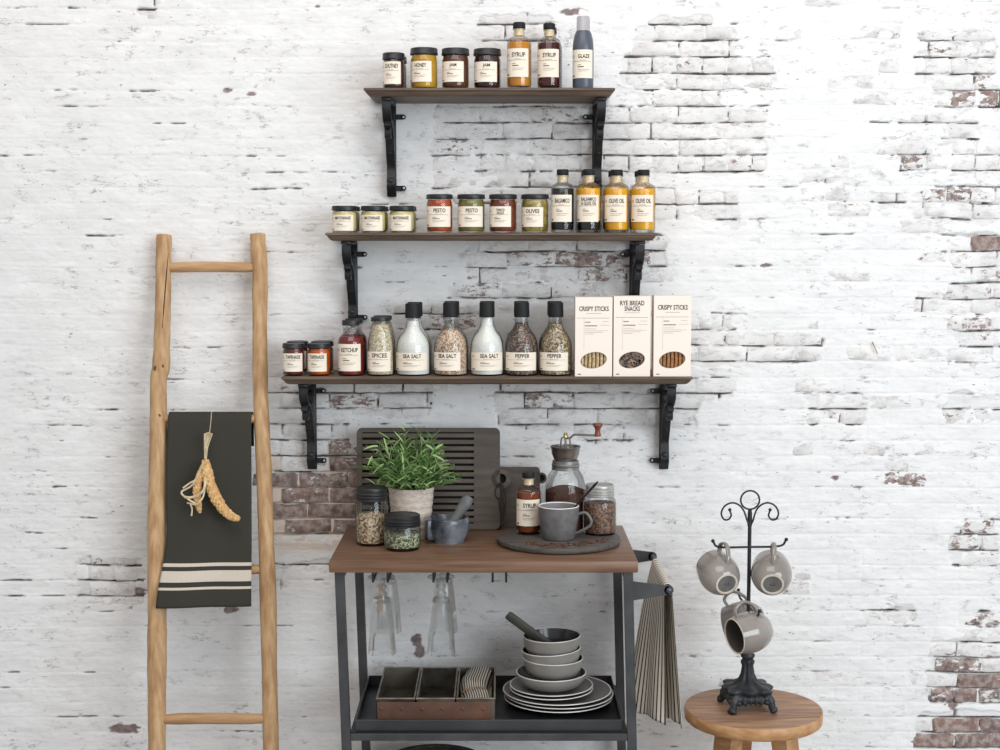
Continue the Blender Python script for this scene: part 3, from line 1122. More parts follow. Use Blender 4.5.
X, Y, r, H = geom(572.8, 593.8, 16.5, Z1)
t = thing('glaze_bottle', 'slim grey glaze squeeze bottle with frosted cap', 'bottle', (X, Y, Z1))
MB().lathe([(1e-4, 0), (r * 0.92, 0), (r, 0.006), (r, H * 0.56), (r * 0.95, H * 0.66), (r * 0.80, H * 0.76), (r * 0.66, H * 0.80), (1e-4, H * 0.80)], 36).build('bottle_body', M('grey_plastic_bottle', (86, 92, 104), (74, 80, 92), rough=0.3), t)
MB().lathe([(r * 0.66, H * 0.795), (r * 0.64, H * 0.80), (r * 0.62, H * 0.97), (r * 0.55, H), (1e-4, H)], 30).build('cap', M('frosted_cap', (206, 201, 206), (194, 189, 194), rough=0.35, trans=0.4), t)
round_label(t, r, H * 0.14, H * 0.53, ['GLAZE'], -1.35, 1.0, big=0.14)


# middle shelf
def squat_jar(label, x0, x1, front=True):
    return jam_jar('mayonnaise_jar', label, x0, x1, 205.8, Z2, MAYO, ['MAYONNAISE'], 4.6, (0.07, 0.66), (-1.3, 0.85), headroom=0.92)


j = squat_jar('squat mayonnaise jar at the left end of middle shelf', 331.5, 357.5)
behind(j, 'squat mayonnaise jar hidden behind the leftmost mayonnaise jar')
j = squat_jar('squat mayonnaise jar, middle one of the three in front', 360.5, 386.5)
behind(j, 'squat mayonnaise jar hidden behind the middle mayonnaise jar')
j = squat_jar('squat mayonnaise jar nearest to the red pesto jar', 389, 415)
behind(j, 'squat mayonnaise jar peeking out behind the third one, beside red pesto')
jam_jar('pesto_jar', 'red pesto jar on the middle shelf', 426, 453, 194.3, Z2, PES1, ['PESTO'], 4.5, (0.15, 0.68), (-1.30, 1.0))
jam_jar('pesto_jar', 'olive green pesto jar beside red pesto jar', 457, 485.3, 194.3, Z2, PES2, ['PESTO'], 4.5, (0.15, 0.68), (-1.22, 1.0))
jam_jar('sauce_jar', 'brownish red sauce jar between green pesto and olives', 488.8, 517.2, 194.3, Z2, SAUCE, ['TOMATO', 'SAUCE'], 4.5, (0.15, 0.68), (-1.32, 0.62), big=0.12)
jam_jar('olive_jar', 'jar of whole green olives next to black balsamic bottle', 520.8, 549, 194.3, Z2, OLIV, ['OLIVES'], 4.5, (0.15, 0.66), (-1.35, 0.62))
cork_bottle('balsamic_bottle', 'black balsamic bottle on the middle shelf', 551, 574.4, 169.4, Z2, BALS, ['BALSAMICO'])
b = cork_bottle('dressing_bottle', 'two layer dressing bottle, dark balsamic below golden oil', 577, 601.2, 169.4, Z2, OIL, ['BALSAMICO', '& OLIVE OIL'], fill2=BALS, big=0.13)
behind(b, 'dressing bottle of dark and golden layers standing behind its twin')
b = cork_bottle('olive_oil_bottle', 'golden olive oil bottle, front, beside the two layer dressing', 604.6, 629, 169.8, Z2, OIL, ['OLIVE OIL'])
behind(b, 'golden olive oil bottle behind, second from right end of shelf')
b = cork_bottle('olive_oil_bottle', 'golden olive oil bottle, front, at right end of shelf', 631.4, 655.6, 169.8, Z2, OIL, ['OLIVE OIL'])
behind(b, 'golden olive oil bottle behind, at right end of shelf')

# lowest shelf
j = jam_jar('tapenade_jar', 'dark red tapenade jar at left end of lowest shelf, front', 282.2, 304.6, 343, Z3, TAP1, ['TAPENADE'], 4.8, (0.14, 0.70), (-1.25, 1.05))
behind(j, 'dark red tapenade jar behind, at left end of lowest shelf')
j = jam_jar('tapenade_jar', 'orange tapenade jar in front on lowest shelf', 307, 330.4, 343, Z3, TAP2, ['TAPENADE'], 4.8, (0.14, 0.70), (-1.35, 0.85))
behind(j, 'orange tapenade jar behind, near the red ketchup')


def neck_bottle(name, label, cat, x0, x1, yt, prof, fillz, fill, lines, lidr, lidz, cap=False, lz=(0.08, 0.32), ang=(-1.3, 0.9), big=0.24):
    X, Y, r, H = geom(x0, x1, yt, Z3)
    t = thing(name, label, cat, (X, Y, Z3), group='glass bottles on the lowest shelf')
    P = [(1e-4, 0.0)] + [(a * r, b * H) for a, b in prof]
    MB().lathe(P, 40).build('glass_bottle', GLASS, t)
    C = [(1e-4, 0.004)]
    for a, b in prof:
        if b < fillz:
            C.append((a * r - 0.0018 * (1 if a > 0.5 else 1), max(b * H, 0.004)))
    # radius where the filling ends
    ra = prof[-1][0]
    for (a0, b0), (a1, b1) in zip(prof, prof[1:]):
        if b0 <= fillz <= b1:
            ra = a0 + (a1 - a0) * (fillz - b0) / max(1e-6, b1 - b0)
    C += [(ra * r - 0.0018, fillz * H), (1e-4, fillz * H + 0.001)]
    MB().lathe(C, 36).build('contents', fill, t)
    if cap:
        rc = lidr * r
        MB().lathe([(rc * 0.9, lidz * H), (rc, lidz * H), (rc, lidz * H + (1 - lidz) * H * 0.50), (rc * 0.985, lidz * H + (1 - lidz) * H * 0.53), (rc * 0.985, H * 0.985), (rc * 0.93, H), (1e-4, H)], 36,
                   mod=lambda a, i, z: 1 + 0.008 * math.cos(18 * a)).build('grinder_cap', CAPB, t, sharp=30)
    else:
        lid_mesh(lidr * r, (1 - lidz) * H).build('lid', LIDB, t, loc=(0, 0, lidz * H))
    # label sits on the widest part
    round_label(t, r, H * lz[0], H * lz[1], lines, ang[0], ang[1], big=big)
    return t


KP = [(0.9, 0.0), (0.98, 0.02), (1.0, 0.06), (1.0, 0.58), (0.94, 0.67), (0.72, 0.735), (0.60, 0.77), (0.58, 0.88), (0.62, 0.93)]
b = neck_bottle('ketchup_bottle', 'red ketchup bottle in front on lowest shelf', 'bottle', 337.8, 364.2, 320, KP, 0.70, KET, ['KETCHUP'], 0.70, 0.91, lz=(0.09, 0.58), ang=(-1.3, 0.85), big=0.16)
behind(b, 'red ketchup bottle behind the other, beside the pale spices')
SPP = [(0.92, 0.0), (0.99, 0.02), (1.0, 0.06), (1.0, 0.42), (0.96, 0.55), (0.84, 0.72), (0.70, 0.85), (0.62, 0.91), (0.62, 0.94)]
b = neck_bottle('spice_bottle', 'tapering bottle of pale mixed spices, front', 'bottle', 367.2, 393.4, 317, SPP, 0.88, SPI, ['SPICES'], 0.74, 0.93, lz=(0.08, 0.42), ang=(-1.3, 0.9), big=0.22)
behind(b, 'tapering bottle of pale mixed spices behind its twin')
SAP = [(0.9, 0.0), (0.985, 0.015), (1.0, 0.05), (1.0, 0.36), (0.96, 0.45), (0.82, 0.53), (0.58, 0.60), (0.43, 0.67), (0.385, 0.74), (0.37, 0.80), (0.37, 0.86)]
for nm, lab, x0, x1, yt, fz, fill, ln, ang in (
        ('salt_grinder', 'white sea salt grinder beside the pale spices', 396, 429.8, 303.5, 0.765, SALT, 'SEA SALT', (-1.35, 0.95)),
        ('salt_grinder', 'sea salt grinder with pinkish herbs, second salt from left', 434, 467.4, 302.5, 0.62, SALT2, 'SEA SALT', (-1.35, 0.62)),
        ('salt_grinder', 'white sea salt grinder between herb salt and dark pepper', 470.5, 503.4, 302.5, 0.80, SALT, 'SEA SALT', (-1.2, 1.15)),
        ('pepper_grinder', 'dark peppercorn grinder beside white sea salt', 505.4, 538.2, 302.5, 0.70, PEP1, 'PEPPER', (-1.3, 1.0)),
        ('pepper_grinder', 'mixed pale peppercorn grinder next to the cartons', 539.6, 572.2, 302.5, 0.70, PEP2, 'PEPPER', (-1.35, 0.78))):
    b = neck_bottle(nm, lab, 'grinder', x0, x1, yt, SAP, fz, fill, [ln], 0.46, 0.80, cap=True, lz=(0.075, 0.325), ang=ang, big=0.22)
    behind(b, {'white sea salt grinder beside the pale spices': 'white sea salt grinder in the second row behind the leftmost salt',
               'sea salt grinder with pinkish herbs, second salt from left': 'herb salt grinder in the second row behind its twin',
               'white sea salt grinder between herb salt and dark pepper': 'white sea salt grinder in the second row beside dark pepper',
               'dark peppercorn grinder beside white sea salt': 'dark peppercorn grinder in the second row behind its twin',
               'mixed pale peppercorn grinder next to the cartons': 'mixed peppercorn grinder in the second row nearest the cartons'}[lab], dy=0.0845)

CARTON = M('cream_carton', (246, 234, 222), (240, 227, 214), rough=0.6, scale=6)
STICK1 = M('seeded_sticks', (210, 190, 150), (170, 144, 104), rough=0.7, scale=120, bump=0.3)
STICK2 = M('toasted_sticks', (182, 130, 84), (140, 94, 60), rough=0.7, scale=120, bump=0.3)
RYE = M('dark_rye_snack', (96, 80, 72), [(70, 58, 54), (120, 102, 92), (60, 50, 48), (150, 124, 96)], rough=0.7, scale=190, kind='voronoi', bump=0.6)


def carton(label, x0, x1, yt, lines, kind):
    yfr = SF + 0.012
    a, b = at(x0, yt, yfr), at(x1, yt, yfr)
    Wd, H, D = b.x - a.x, a.z - Z3, 0.052
    t = thing('snack_carton', label, 'box', ((a.x + b.x) / 2, yfr, Z3), group='snack cartons on the lowest shelf')
    # front panel with an oval window
    cx, cz, ra, rb, tl = 0.0, H * 0.205, Wd * 0.345, H * 0.098, 0.16
    n = 40
    oval = []
    for i in range(n):
        an = 2 * PI * i / n
        u, v = ra * math.cos(an), rb * math.sin(an)
        oval.append((cx + u * math.cos(tl) - v * math.sin(tl), cz + u * math.sin(tl) + v * math.cos(tl)))
    rect = []
    for (u, v) in oval:
        dx, dz = u - cx, v - cz
        s = min((Wd / 2) / max(1e-9, abs(dx)), ((H - cz) if dz > 0 else cz) / max(1e-9, abs(dz)))
        rect.append((cx + dx * s, cz + dz * s))
    mb = MB()
    vs = [(u, 0, v) for u, v in oval] + [(u, 0, v) for u, v in rect] + [(u, 0.0012, v) for u, v in oval]
    fs = []
    for i in range(n):
        i2 = (i + 1) % n
        fs.append((i2, i, n + i, n + i2))
        fs.append((i, i2, 2 * n + i2, 2 * n + i))
    # corners of the panel
    k = len(vs)
    hw = Wd / 2
    vs += [(-hw, 0, 0), (hw, 0, 0), (hw, 0, H), (-hw, 0, H), (-hw, D, 0), (hw, D, 0), (hw, D, H), (-hw, D, H)]
    for c in range(4):
        cu, cv = vs[k + c][0], vs[k + c][2]
        best = None
        for i in range(n):
            i2 = (i + 1) % n
            p, q = rect[i], rect[i2]
            if (abs(p[0] - cu) < 1e-6 or abs(p[1] - cv) < 1e-6) and (abs(q[0] - cu) < 1e-6 or abs(q[1] - cv) < 1e-6) and ((abs(p[0] - cu) < 1e-6) != (abs(q[0] - cu) < 1e-6)):
                best = (n + i2, n + i, k + c)
        if best:
            fs.append(best)
    fs += [(k, k + 4, k + 5, k + 1), (k + 1, k + 5, k + 6, k + 2), (k + 2, k + 6, k + 7, k + 3), (k + 3, k + 7, k + 4, k), (k + 5, k + 4, k + 7, k + 6)]
    body = mb.add(vs, fs).build('carton_body', CARTON, t, smooth=False)
    g = MB()
    ring = [(u * 1.0, -0.0003, v) for u, v in oval]
    out = [(cx + (u - cx) * 1.035, -0.0003, cz + (v - cz) * 1.05) for u, v in oval]
    g.add(ring + out, [((i + 1) % n, i, n + i, n + (i + 1) % n) for i in range(n)])
    g.build('window_outline', INKG, t, smooth=False)
    # what shows in the window
    if kind == 'rye':
        MB().box((0, 0.010, cz), (Wd * 0.86, 0.012, H * 0.26), 0.003).build('rye_snacks', RYE, t)
        rs = random.Random(3)
        q = MB()
        for i in range(30):
            q.box((rs.uniform(-ra, ra), 0.005, cz + rs.uniform(-rb, rb)), (0.012, 0.006, 0.009), 0.002, Matrix.Rotation(rs.uniform(-1, 1), 3, 'Y'))
        q.build('snack_pieces', RYE, t)
    else:
        MB().box((0, 0.014, cz), (Wd * 0.9, 0.002, H * 0.28)).build('carton_shade', HOLE_SHADE, t, smooth=False)
        nst = 9
        for i in range(nst):
            xx = (-0.42 + 0.84 * i / (nst - 1)) * Wd
            MB().tube([(xx, 0.007, cz - H * 0.12), (xx + 0.001, 0.0065, cz), (xx, 0.007, cz + H * 0.12)], Wd * 0.043, 8).build('bread_stick', STICK1 if kind == 'seed' else STICK2, t)

    def fn(u, v):
        return Vector((u - Wd / 2, -0.0004, v))
    for i, q in enumerate(lines):
        m1 = MB()
        wd = Wd * (0.80 if len(q) > 10 else 0.66 if len(q) > 7 else 0.42)
        put_text(m1, q, (Wd - wd) / 2, H * (0.825 if len(lines) == 1 else 0.885 - 0.07 * i), wd, H * 0.060, fn)
        m1.build('lettering', INK, body, smooth=False)
    m1 = MB()
    put_rect(m1, Wd * 0.26, H * 0.635, Wd * 0.33, H * 0.009, fn)
    put_rect(m1, Wd * 0.26, H * 0.682, Wd * 0.15, H * 0.008, fn)
    put_rect(m1, Wd * 0.07, H * 0.022, Wd * 0.09, H * 0.010, fn)
    m1.build('fine_print', INK, body, smooth=False, kind='stuff')
    g = MB()
    put_rect(g, Wd * 0.3, H * 0.792, Wd * 0.4, H * 0.004, fn)
    put_rect(g, Wd * 0.05, H * 0.735, Wd * 0.88, H * 0.004, fn)
    for q, ww in ((0.60, .30), (0.575, .62), (0.555, .48), (0.535, .25)):
        put_rect(g, Wd * 0.26, H * q, Wd * ww, H * 0.003, fn)
    put_rect(g, Wd * 0.72, H * 0.69, Wd * 0.18, H * 0.003, fn)
    put_rect(g, Wd * 0.66, H * 0.645, Wd * 0.26, H * 0.003, fn)
    put_rect(g, Wd * 0.235, H * 0.33, Wd * 0.004, H * 0.40, fn)
    g.build('small_print', INKG, body, smooth=False, kind='stuff')
    return t


carton('cream crispy sticks carton with pale seeded sticks, beside pepper grinder', 575.4, 612.6, 297.2, ['CRISPY STICKS'], 'seed')
carton('cream rye bread snacks carton with dark contents, between two stick cartons', 613.9, 650.8, 296.2, ['RYE BREAD', 'SNACKS'], 'rye')
carton('cream crispy sticks carton with toasted sticks, at right end of shelf', 654.2, 691.6, 295.6, ['CRISPY STICKS'], 'toast')

# ================================================================== LADDER
def ladder_y(z):                                # leans on the wall: feet stand out on the floor
    return -0.034 - (1.60 - z) * 0.185


def lad(px, py):
    # point on the slanted plane of the ladder
    d = ray(px, py)
    # y = -0.034 - (1.6 - z)*s
    s = 0.185
    k = (-0.034 - (1.60 - CAM.z) * s - CAM.y) / (d.y - s * d.z)
    return CAM + d * k


lroot = thing('ladder', 'rustic ladder of rough teak poles leaning on the wall', 'ladder', (lad(213, 600).x, ladder_y(0), 0))
LO = Vector(lroot.location)


def pole(pxs, seed, nm):
    pts, rad = [], []
    rs = random.Random(seed)
    P = [lad(a, b) for a, b, c in pxs]
    R = [c / 2 * mpp(p) for (a, b, c), p in zip(pxs, P)]
    # carry on to the floor
    d = (P[-1] - P[-2])
    foot = P[-1] + d * (P[-1].z / -d.z)
    P.append(foot)
    R.append(R[-1])
    sp = smooth_path([Vector((p.x, p.y, p.z)) for p in P], 6)
    n = len(sp)
    for i, p in enumerate(sp):
        k = i / 6.0
        a = int(min(len(R) - 2, math.floor(k)))
        f = k - a
        rad.append((R[a] * (1 - f) + R[a + 1] * f) * (1 + rs.uniform(-0.035, 0.035)))
        pts.append(p - LO)
    mb = MB()
    mb.tube(pts, rad, 18)
    return mb.build(nm, WOOD_LD, lroot, sharp=50)


LPX = [(164, 235.2, 15.5), (163.5, 262, 15.5), (163, 300, 15.8), (162, 340, 16.2), (161, 368, 18.2), (158.5, 380, 17), (158.5, 420, 17.2), (157.5, 480, 17.5), (156.6, 540, 18.5), (157.2, 600, 18.6),
       (157, 652, 19.6), (156.8, 700, 18), (157, 750, 18)]
RPX = [(257.6, 234.4, 14.8), (258.8, 255, 16.4), (260, 275, 15.4), (259.8, 310, 15.2), (260, 360, 15.2), (260.8, 400, 15.6), (263, 450, 15.4), (265, 500, 15.6), (266.2, 540, 15.6), (268, 597, 17.0),
       (269, 650, 15.8), (270, 700, 15.6), (271, 750, 16)]
pl_ = pole(LPX, 1, 'side_pole')
pr_ = pole(RPX, 2, 'side_pole')
kn = MB()
for px, py, s in ((161, 415, 1), (157.5, 368, 1.3), (164, 366, 1.1)):
    p = lad(px, py)
    r_ = 8.2 * mpp(p)
    kn.sphere(p + Vector((0, -r_ * 0.93, 0)) - LO, 0.0042 * s, 10, 6, (1, 0.5, 1.4))
kn.build('knot', M('dark_knot', (120, 80, 48), (90, 58, 36), rough=0.7, scale=60), pl_)
p0, p1 = lad(169.5, 250), lad(163.5, 335)
ck = MB()
pts = []
for i in range(9):
    q = p0.lerp(p1, i / 8.0)
    rr = 7.9 * mpp(q)
    off = (at(169.5 + (163.5 - 169.5) * i / 8, 300, q.y).x - at(163.4, 300, q.y).x)
    yy = -math.sqrt(max(0.0, rr * rr - off * off))
    pts.append(Vector((q.x, q.y + yy + 0.0006, q.z)) - LO)
ck.tube(pts, [0.0006, 0.001, 0.0014, 0.0016, 0.0016, 0.0014, 0.0012, 0.001, 0.0005], 6).build('drying_crack', M('crack_shadow', (70, 44, 28), (60, 38, 24), rough=0.9), pl_)


def rung(y0, y1, w0, w1, xa=163, xb=263):
    a, b = lad(xa, y0), lad(xb, y1)
    pts, rad = [], []
    for i in range(13):
        f = i / 12.0
        p = a.lerp(b, f)
        rad.append((w0 * (1 - f) + w1 * f) / 2 * mpp(p) * (0.80 + 0.2 * min(1, 6 * f, 6 * (1 - f))))
        pts.append(p + Vector((0, 0, 0.0014 * math.sin(f * 5))) - LO)
    return MB().tube(pts, rad, 14).build('rung', WOOD_RG, lroot, sharp=50)


rung(268, 266.5, 10.5, 10.5)
rung(419, 418, 10, 10)
rung(566, 569, 10.5, 11)
rung(719.5, 718, 11.5, 11, 160, 268)

# dark towel over the second rung
rg = lad(212, 418.5)
TW = M('towel_cloth', (40, 40, 40))


def towel_mat():
    m, nt, N, L, P = nodes_of('dark_olive_towel_with_cream_stripes')
    uv = N.new('ShaderNodeUVMap')
    sp = N.new('ShaderNodeSeparateXYZ')
    L.new(uv.outputs[0], sp.inputs[0])
    r = N.new('ShaderNodeValToRGB')
    r.color_ramp.interpolation = 'CONSTANT'
    D, W = lin((68, 66, 59)), lin((226, 214, 198))
    st = [(0, D), (0.795, W), (0.812, D), (0.829, W), (0.882, D), (0.903, W), (0.917, D)]
    el = r.color_ramp.elements
    el[0].position, el[0].color = st[0]
    el[1].position, el[1].color = st[1]
    for p, c in st[2:]:
        e = el.new(p)
        e.color = c
    L.new(sp.outputs[1], r.inputs[0])
    tc = N.new('ShaderNodeTexCoord')
    n = noise(N, L, tc.outputs['Object'], 420, 2)
    mx = N.new('ShaderNodeMix')
    mx.data_type = 'RGBA'
    mx.blend_type = 'MULTIPLY'
    mx.inputs[0].default_value = 0.5
    L.new(r.outputs[0], mx.inputs[6])
    rr = N.new('ShaderNodeValToRGB')
    rr.color_ramp.elements[0].color = (0.55, 0.55, 0.55, 1)
    rr.color_ramp.elements[0].position = 0.3
    L.new(n, rr.inputs[0])
    L.new(rr.outputs[0], mx.inputs[7])
    L.new(mx.outputs[2], P.inputs['Base Color'])
    P.inputs['Roughness'].default_value = 0.9
    P.inputs['Specular IOR Level'].default_value = 0.15
    b = N.new('ShaderNodeBump')
    b.inputs['Strength'].default_value = 0.15
    b.inputs['Distance'].default_value = 0.001
    L.new(n, b.inputs['Height'])
    L.new(b.outputs[0], P.inputs['Normal'])
    return m


rr_ = 0.0165
xl, xr = at(169.5, 412, rg.y).x, at(252.5, 412, rg.y).x
yb = rg.y - rr_ - 0.012
zb = at(205, 605, yb - 0.066).z
xbl, xbr = at(158.6, 607, yb - 0.07).x, at(253.6, 605, yb - 0.055).x


def towel_fn(u, v):
    vv = v * 1.14 - 0.14           # the first part goes over the rung and down behind it
    x = xl + (xr - xl) * u
    if vv < 0:
        f = -vv / 0.14             # 0 at the crest front, 1 behind
        an = f * PI
        if f < 0.55:
            an = f / 0.55 * PI
            return (x, rg.y - rr_ * math.cos(an) , rg.z + rr_ * math.sin(an))
        return (x, rg.y + rr_, rg.z - (f - 0.55) * 0.16)
    # front sheet: hangs outside the ladder's poles lower down
    zt, z = rg.z, rg.z - (rg.z - zb) * vv
    fl = max(0.0, (vv - 0.62) / 0.38)
    fl = fl * fl * (3 - 2 * fl)
    x0 = xl + (xbl - xl) * fl - 0.002 * math.sin(vv * 7)
    x1 = xr + (xbr - xr) * vv
    y = rg.y - rr_ - (rg.z - z) * 0.185 - 0.004 - 0.018 * fl * (1 - 0.4 * u)
    y += 0.0035 * math.sin(u * 9 + vv * 3) * vv - 0.002 * math.sin(u * PI)
    return (x0 + (x1 - x0) * u, y, z + 0.004 * (u - 0.5) * vv)


g = MB().grid(towel_fn, 36, 72)
o = g.build('kitchen_towel', towel_mat(), None, sharp=180)
sm = o.modifiers.new('thick', 'SOLIDIFY')
sm.thickness = 0.0016
sm.offset = 0
tag(o, 'dark olive towel with cream stripes hanging on the ladder', 'towel')


def recentre(o, p):
    p = Vector(p)
    o.data.transform(Matrix.Translation(-p))
    o.location = p


recentre(o, (rg.x, rg.y, zb))

# dried millet ears on a string
YM = rg.y - rr_ - 0.030
mroot = thing('dried_millet_bunch', 'two dried millet ears tied with raffia, hanging before the towel', 'dried plant', at(208, 470, YM - 0.02))
MO = Vector(mroot.location)
MIL = M('dried_millet', (232, 196, 140), (200, 154, 98), rough=0.8, scale=120)
RAF = M('raffia', (216, 200, 168), (188, 170, 134), rough=0.8, scale=60)


def ml(px, py, dy=0.0):
    z = at(px, py, YM).z
    yy = YM - (rg.z - z) * 0.185 + dy
    return at(px, py, yy) - MO


def ear(path, rads, nm):
    pts = smooth_path([ml(a, b, -0.012) for a, b in path], 6)
    n = len(pts)
    rs = random.Random(len(path) * 5)
    core = MB()
    R = [np.interp(i / (n - 1), np.linspace(0, 1, len(rads)), rads) * mpp(MO) for i in range(n)]
    core.tube(pts, [q * 0.86 for q in R], 10)
    ob = core.build(nm, MIL, mroot)
    gr = MB()
    for i in range(0, n - 2):
        for s in range(6):
            a = s * PI / 3 + (i % 2) * 0.5
            t_ = (pts[i + 1] - pts[i]).normalized()
            sx = t_.cross(Vector((0, 1, 0))).normalized()
            d = sx * math.cos(a) + Vector((0, 1, 0)) * math.sin(a)
            gr.sphere(pts[i] + d * R[i] * 0.76, R[i] * 0.50 * rs.uniform(0.8, 1.25), 6, 4, (1, 1, 1))
    gr.build('seed_cluster', MIL, ob, kind='stuff')


ear([(205.5, 461), (207, 472), (211, 487), (217, 500), (225, 511), (233, 517), (240, 519)], [3.0, 5.0, 4.8, 4.6, 4.2, 3.6, 2.2], 'millet_ear')
ear([(203, 466), (199.5, 477), (197, 490), (198, 503), (200, 513)], [2.2, 3.4, 3.6, 3.0, 1.8], 'millet_ear')
mb = MB()
for i in range(9):
    f = (i - 4) / 4.0
    mb.tube([ml(205.5 + f * 0.8, 459, -0.012), ml(206 + f * 1.6, 447, -0.012 + 0.003 * math.cos(i * 2)), ml(208.4 + f * 4.0, 432 + abs(f) * 1.5, -0.012 + 0.004 * math.sin(i * 3))], [0.0012, 0.0016, 0.0012], 6)
mb.build('stalk_bundle', RAF, mroot)
MB().tube([ml(209.5, 434, -0.010), ml(211, 420, -0.004), Vector(at(211.8, 407.5, YM + 0.008)) - MO], 0.0009, 6).build('string', RAF, mroot)
mb = MB()
for path, wd in (([(204, 462), (193, 484), (181.5, 492), (188, 499), (198, 505)], 0.0022), ([(184, 497), (193, 497), (203, 491), (206, 478)], 0.0030),
                 ([(183, 488), (190, 483), (196, 480)], 0.002), ([(190, 503), (192, 509), (191.5, 516)], 0.002), ([(187, 503), (197, 504), (204, 494), (205, 475)], 0.002)):
    mb.tube(smooth_path([ml(a, b, -0.026 - 0.004 * math.sin(a)) for a, b in path], 6), wd, 6, flat=(1.0, 0.3))
mb.build('raffia_ribbon', RAF, mroot)

# ================================================================== CART
CB, CFR = -0.035, -0.470                       # back and front of the tabletop
ft = at(483.4, 561.3, CFR)
ZT = ft.z
cxa, cxb = at(328.8, 561.3, CFR).x, at(638.2, 561.3, CFR).x
CX = (cxa + cxb) / 2
TTH = 0.027
croot = thing('serving_cart', 'dark steel serving cart with walnut top', 'cart', (CX, (CB + CFR) / 2, 0))
CO = Vector(croot.location)
cw = cxb - cxa
top = MB().box((0, 0, ZT - TTH / 2), (cw, CB - CFR, TTH), 0.0025, seg=2).build('tabletop', WOOD_TB, croot, sharp=30)
LW = 0.021
RACK = 0.030                                   # the frame stands a little out of true


def leg(pxo, Yc, sgn):
    x = at(pxo, 575, Yc).x + sgn * LW / 2 - CO.x
    zt = ZT - TTH
    xb = x + RACK * zt
    yy = Yc - CO.y
    h = LW / 2
    vs = []
    for z, xx in ((0, xb), (zt, x)):
        vs += [(xx - h, yy - h, z), (xx + h, yy - h, z), (xx + h, yy + h, z), (xx - h, yy + h, z)]
    fs = [(3, 2, 1, 0), (4, 5, 6, 7)] + [(i, (i + 1) % 4, 4 + (i + 1) % 4, 4 + i) for i in range(4)]
    MB().add(vs, fs).build('leg', STEEL, croot, smooth=False)
    return x


YLF, YLB = CFR + 0.018, CB - 0.045
lx0 = leg(335, YLF, 1)
lx1 = leg(632.6, YLF, -1)
leg(354.2, YLB, 1)
leg(620.5, YLB, -1)
# tray shelf
zr = at(490, 736.2, YLF).z                      # middle of the front bar


def legx(x, z):
    return x + RACK * (ZT - TTH - z)


ta, tb = legx(lx0, zr) + LW / 2, legx(lx1, zr) - LW / 2
yf, ybk = YLF - CO.y, YLB - CO.y
fr = MB()
fr.box(((ta + tb) / 2, yf, zr), (tb - ta, 0.018, 0.0165), 0.001)
fr.box(((ta + tb) / 2, ybk, zr), (tb - ta, 0.018, 0.0165), 0.001)
for xx in (ta + 0.004, tb - 0.004):
    fr.box((xx, (yf + ybk) / 2, zr), (0.012, ybk - yf, 0.0165), 0.001)
fr.build('tray_frame', STEEL, croot, sharp=30)
ZTR = zr + 0.010                                # tray floor
RIM = 0.026
tr = MB()
tr.box(((ta + tb) / 2, (yf + ybk) / 2, ZTR - 0.001), (tb - ta - 0.004, ybk - yf + 0.01, 0.003))
tray = tr.build('tray', TRAYM, croot, smooth=False)
for c, s in ((((ta + tb) / 2, yf + 0.010, ZTR + RIM / 2), (tb - ta - 0.022, 0.003, RIM)), (((ta + tb) / 2, ybk - 0.006, ZTR + RIM / 2), (tb - ta - 0.022, 0.003, RIM)),
             ((ta + 0.0115, (yf + ybk) / 2 + 0.002, ZTR + RIM / 2), (0.003, ybk - yf - 0.012, RIM)), ((tb - 0.0115, (yf + ybk) / 2 + 0.002, ZTR + RIM / 2), (0.003, ybk - yf - 0.012, RIM))):
    MB().box(c, s, 0.0008).build('tray_rim', M('tray_rim_steel', (74, 76, 78), (60, 61, 63), rough=0.4, metal=0.4, scale=9), tray, smooth=False)
# lower shelf (just under the frame's edge)
ZLO = 0.16
la, lb = legx(lx0, ZLO) + LW / 2, legx(lx1, ZLO) - LW / 2
MB().box(((la + lb) / 2, (yf + ybk) / 2, ZLO - 0.006), (lb - la, ybk - yf + 0.01, 0.012), 0.001).build('lower_shelf', STEEL, croot, smooth=False)
# upper cross bars under the top
ub = MB()
for x_ in (lx0, lx1):
    ub.box((x_, (yf + ybk) / 2, ZT - TTH - 0.010), (LW * 0.9, ybk - yf, 0.018), 0.001)
ub.build('top_rail', STEEL, croot, smooth=False)
# rails for hanging stemware
RY0, RY1 = yf + 0.004, ybk - 0.02
RAILS = []
for px in (372.8, 387.6, 433.4, 447.2, 492.6, 506.2):
    x_ = at(px, 579, YLF).x - CO.x
    RAILS.append(x_)
    m_ = MB()
    for ye in (RY0, RY1):
        m_.box((x_, ye, ZT - TTH - 0.0135), (0.0050, 0.006, 0.027), 0.0006)
    m_.box((x_, (RY0 + RY1) / 2, ZT - TTH - 0.0255), (0.0050, RY1 - RY0, 0.003), 0.0006)
    m_.build('glass_rail', IRON, croot, smooth=False)
# towel handle at the right
hb = at(668.8, 590, YLF)
hx = hb.x - CO.x
hz = hb.z


